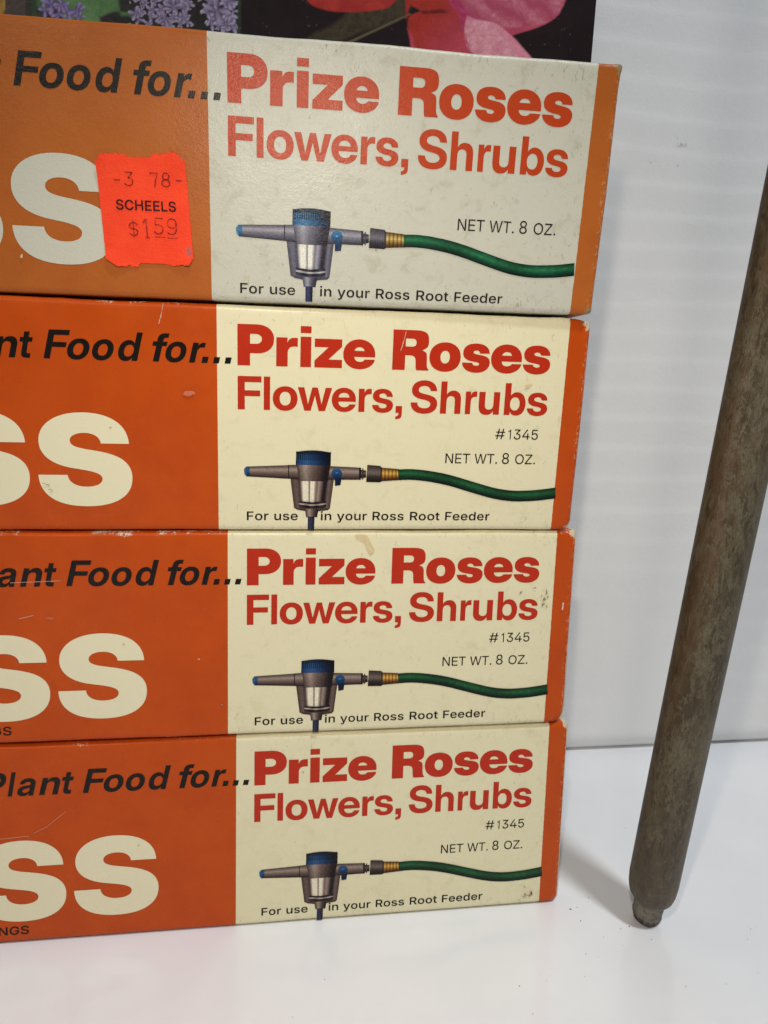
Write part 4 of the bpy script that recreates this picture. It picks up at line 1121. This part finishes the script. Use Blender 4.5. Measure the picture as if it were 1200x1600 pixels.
for (cx, cy, r_) in ((80, 6, 14), (106, 18, 13), (70, 16, 9), (92, 22, 10), (120, 16, 11), (124, 26, 7), (96, 8, 10)):
    petals(cx, cy, r_, 4, (72, 54, 114), (188, 168, 214), int(cx))
for k in range(230):
    cx, cy = rp.uniform(206, 296), rp.uniform(-120, 46)
    if cy > 46 - abs(cx - 258) * 0.35: continue
    petals(cx, cy, rp.uniform(4, 10), int(rp.uniform(3, 6)), (84, 70, 106), (206, 192, 218), k)
for k in range(120):
    cx, cy = rp.uniform(322, 366), rp.uniform(-110, 44)
    petals(cx, cy, rp.uniform(5, 11), int(rp.uniform(3, 6)), (92, 78, 116), (212, 200, 224), k + 60)
for (cx, cy, r_) in ((338, 16, 17), (352, 38, 9), (258, 30, 11), (270, 10, 12)):
    petals(cx, cy, r_, 4, (78, 64, 100), (200, 184, 210), int(cx) + 7)
for k in range(40):
    cx, cy = rp.uniform(180, 372), rp.uniform(-60, 46)
    m_, u, v = ell(cx, cy, rp.uniform(1.0, 3.5), rp.uniform(0.8, 2.2), rp.uniform(0, 180), 0.5)
    lay(m_ * 0.75, lin((196, 186, 200)))
lay(polymask([(371, -500), (377, -500), (376, 60), (371, 60)], 3), tone((30, 44, 30), (60, 76, 52), F2))
# rose: petals of the open bloom
lay(polymask([(470, -20), (482, 4), (505, 15), (540, 19), (585, 16), (612, 6), (622, -40), (600, -300), (480, -300)], 3), tone((150, 30, 34), (206, 66, 54), F1 * 0.7 + F2 * 0.3))
body = polymask([(630, -400), (632, 0), (640, 8), (655, 17), (640, 24), (636, 38), (640, 55), (642, 72), (650, 84), (740, 96), (790, 60), (850, 38), (876, 12), (884, -40), (930, -400)], 3)
tb_ = _np.clip((A - 690 + 0.8 * Bv) / 130, 0, 1)
lay(body, tone((178, 52, 40), (200, 80, 104), tb_) * (0.80 + 0.35 * F1 + 0.12 * (F3 - 0.5))[..., None])
st_ = 0.5 + 0.5 * _np.sin((A * 0.85 - Bv * 1.2) * 0.12 + 4 * F1)
lay(polymask([(706, -60), (722, 18), (740, 32), (772, 42), (812, 42), (850, 36), (876, 12), (884, -60)], 4), tone((176, 58, 90), (226, 138, 152), _np.clip(0.55 * st_ * F2 * 1.5 + 0.15, 0, 1)))
lay(polymask([(655, 17), (690, 14), (700, 20), (660, 22)], 3) * 0.8, lin((92, 20, 22)))
lay(polymask([(636, 44), (640, 60), (642, 74), (648, 76), (644, 56)], 4) * 0.7, lin((210, 84, 110)))
# magenta fold
lay(polymask([(698, -80), (712, -10), (722, 8), (733, 24), (726, 28), (722, 50), (716, 20), (700, 0), (694, -80)], 2.5), tone((164, 40, 84), (206, 76, 118), F2))
# furled pale petal
lay(polymask([(729, 24), (742, 30), (760, 33), (776, 38), (796, 54), (812, 70), (832, 100), (760, 100), (733, 78), (727, 62), (725, 44)], 2.5),
    tone((196, 78, 112), (238, 168, 178), _np.clip(0.9 - 0.35 * _np.abs((A - 760) / 60) + 0.8 * (F2 - 0.5) + 0.35 * (F3 - 0.5), 0, 1)))
lay(polymask([(733, 78), (760, 100), (745, 100), (728, 66), (727, 52)], 2) * 0.8, lin((150, 34, 46)))
lay(polymask([(760, 33), (776, 38), (806, 62), (838, 102), (820, 102), (790, 60), (768, 42)], 4) * 0.5, lin((236, 146, 164)))
# dust and hairs in the dark corner
for k in range(120):
    cx, cy = rp.uniform(380, 922), rp.uniform(-20, 92)
    m_, u, v = ell(cx, cy, rp.uniform(0.5, 1.6), rp.uniform(0.4, 0.9), rp.uniform(0, 180), 0.8)
    lay(m_ * 0.3, lin((150, 128, 122)))
# grain of the print
img = img * (0.86 + 0.28 * _np.random.RandomState(9).rand(NZ, NX))[..., None]
me = bpy.data.meshes.new('flower_picture')
co = _np.stack([gx + 0.028 * (gz - 4.7) * (gx - PX0) / (PX1 - PX0), _np.full(gx.shape, 0.0020), gz], -1).reshape(-1, 3)
idx = _np.arange(NX * NZ).reshape(NZ, NX)
fq = _np.stack([idx[:-1, :-1], idx[:-1, 1:], idx[1:, 1:], idx[1:, :-1]], -1).reshape(-1, 4)
me.vertices.add(len(co)); me.vertices.foreach_set('co', co.astype(_np.float32).ravel())
me.loops.add(fq.size); me.loops.foreach_set('vertex_index', fq.astype(_np.int32).ravel())
me.polygons.add(len(fq)); me.polygons.foreach_set('loop_start', _np.arange(0, fq.size, 4, dtype=_np.int32))
me.update(calc_edges=True)
ca = me.color_attributes.new('ink', 'FLOAT_COLOR', 'POINT')
ca.data.foreach_set('color', _np.concatenate([img, _np.ones((NZ, NX, 1))], -1).astype(_np.float32).ravel())
n = NT('glossy_flower_print')
n.set(color=n.attr('ink'), rough=0.3, spec=0.3)
n.bump(n.noise(60, 4, 0.6), 0.03, 0.01)
link('flower_picture', me, n.m, card)
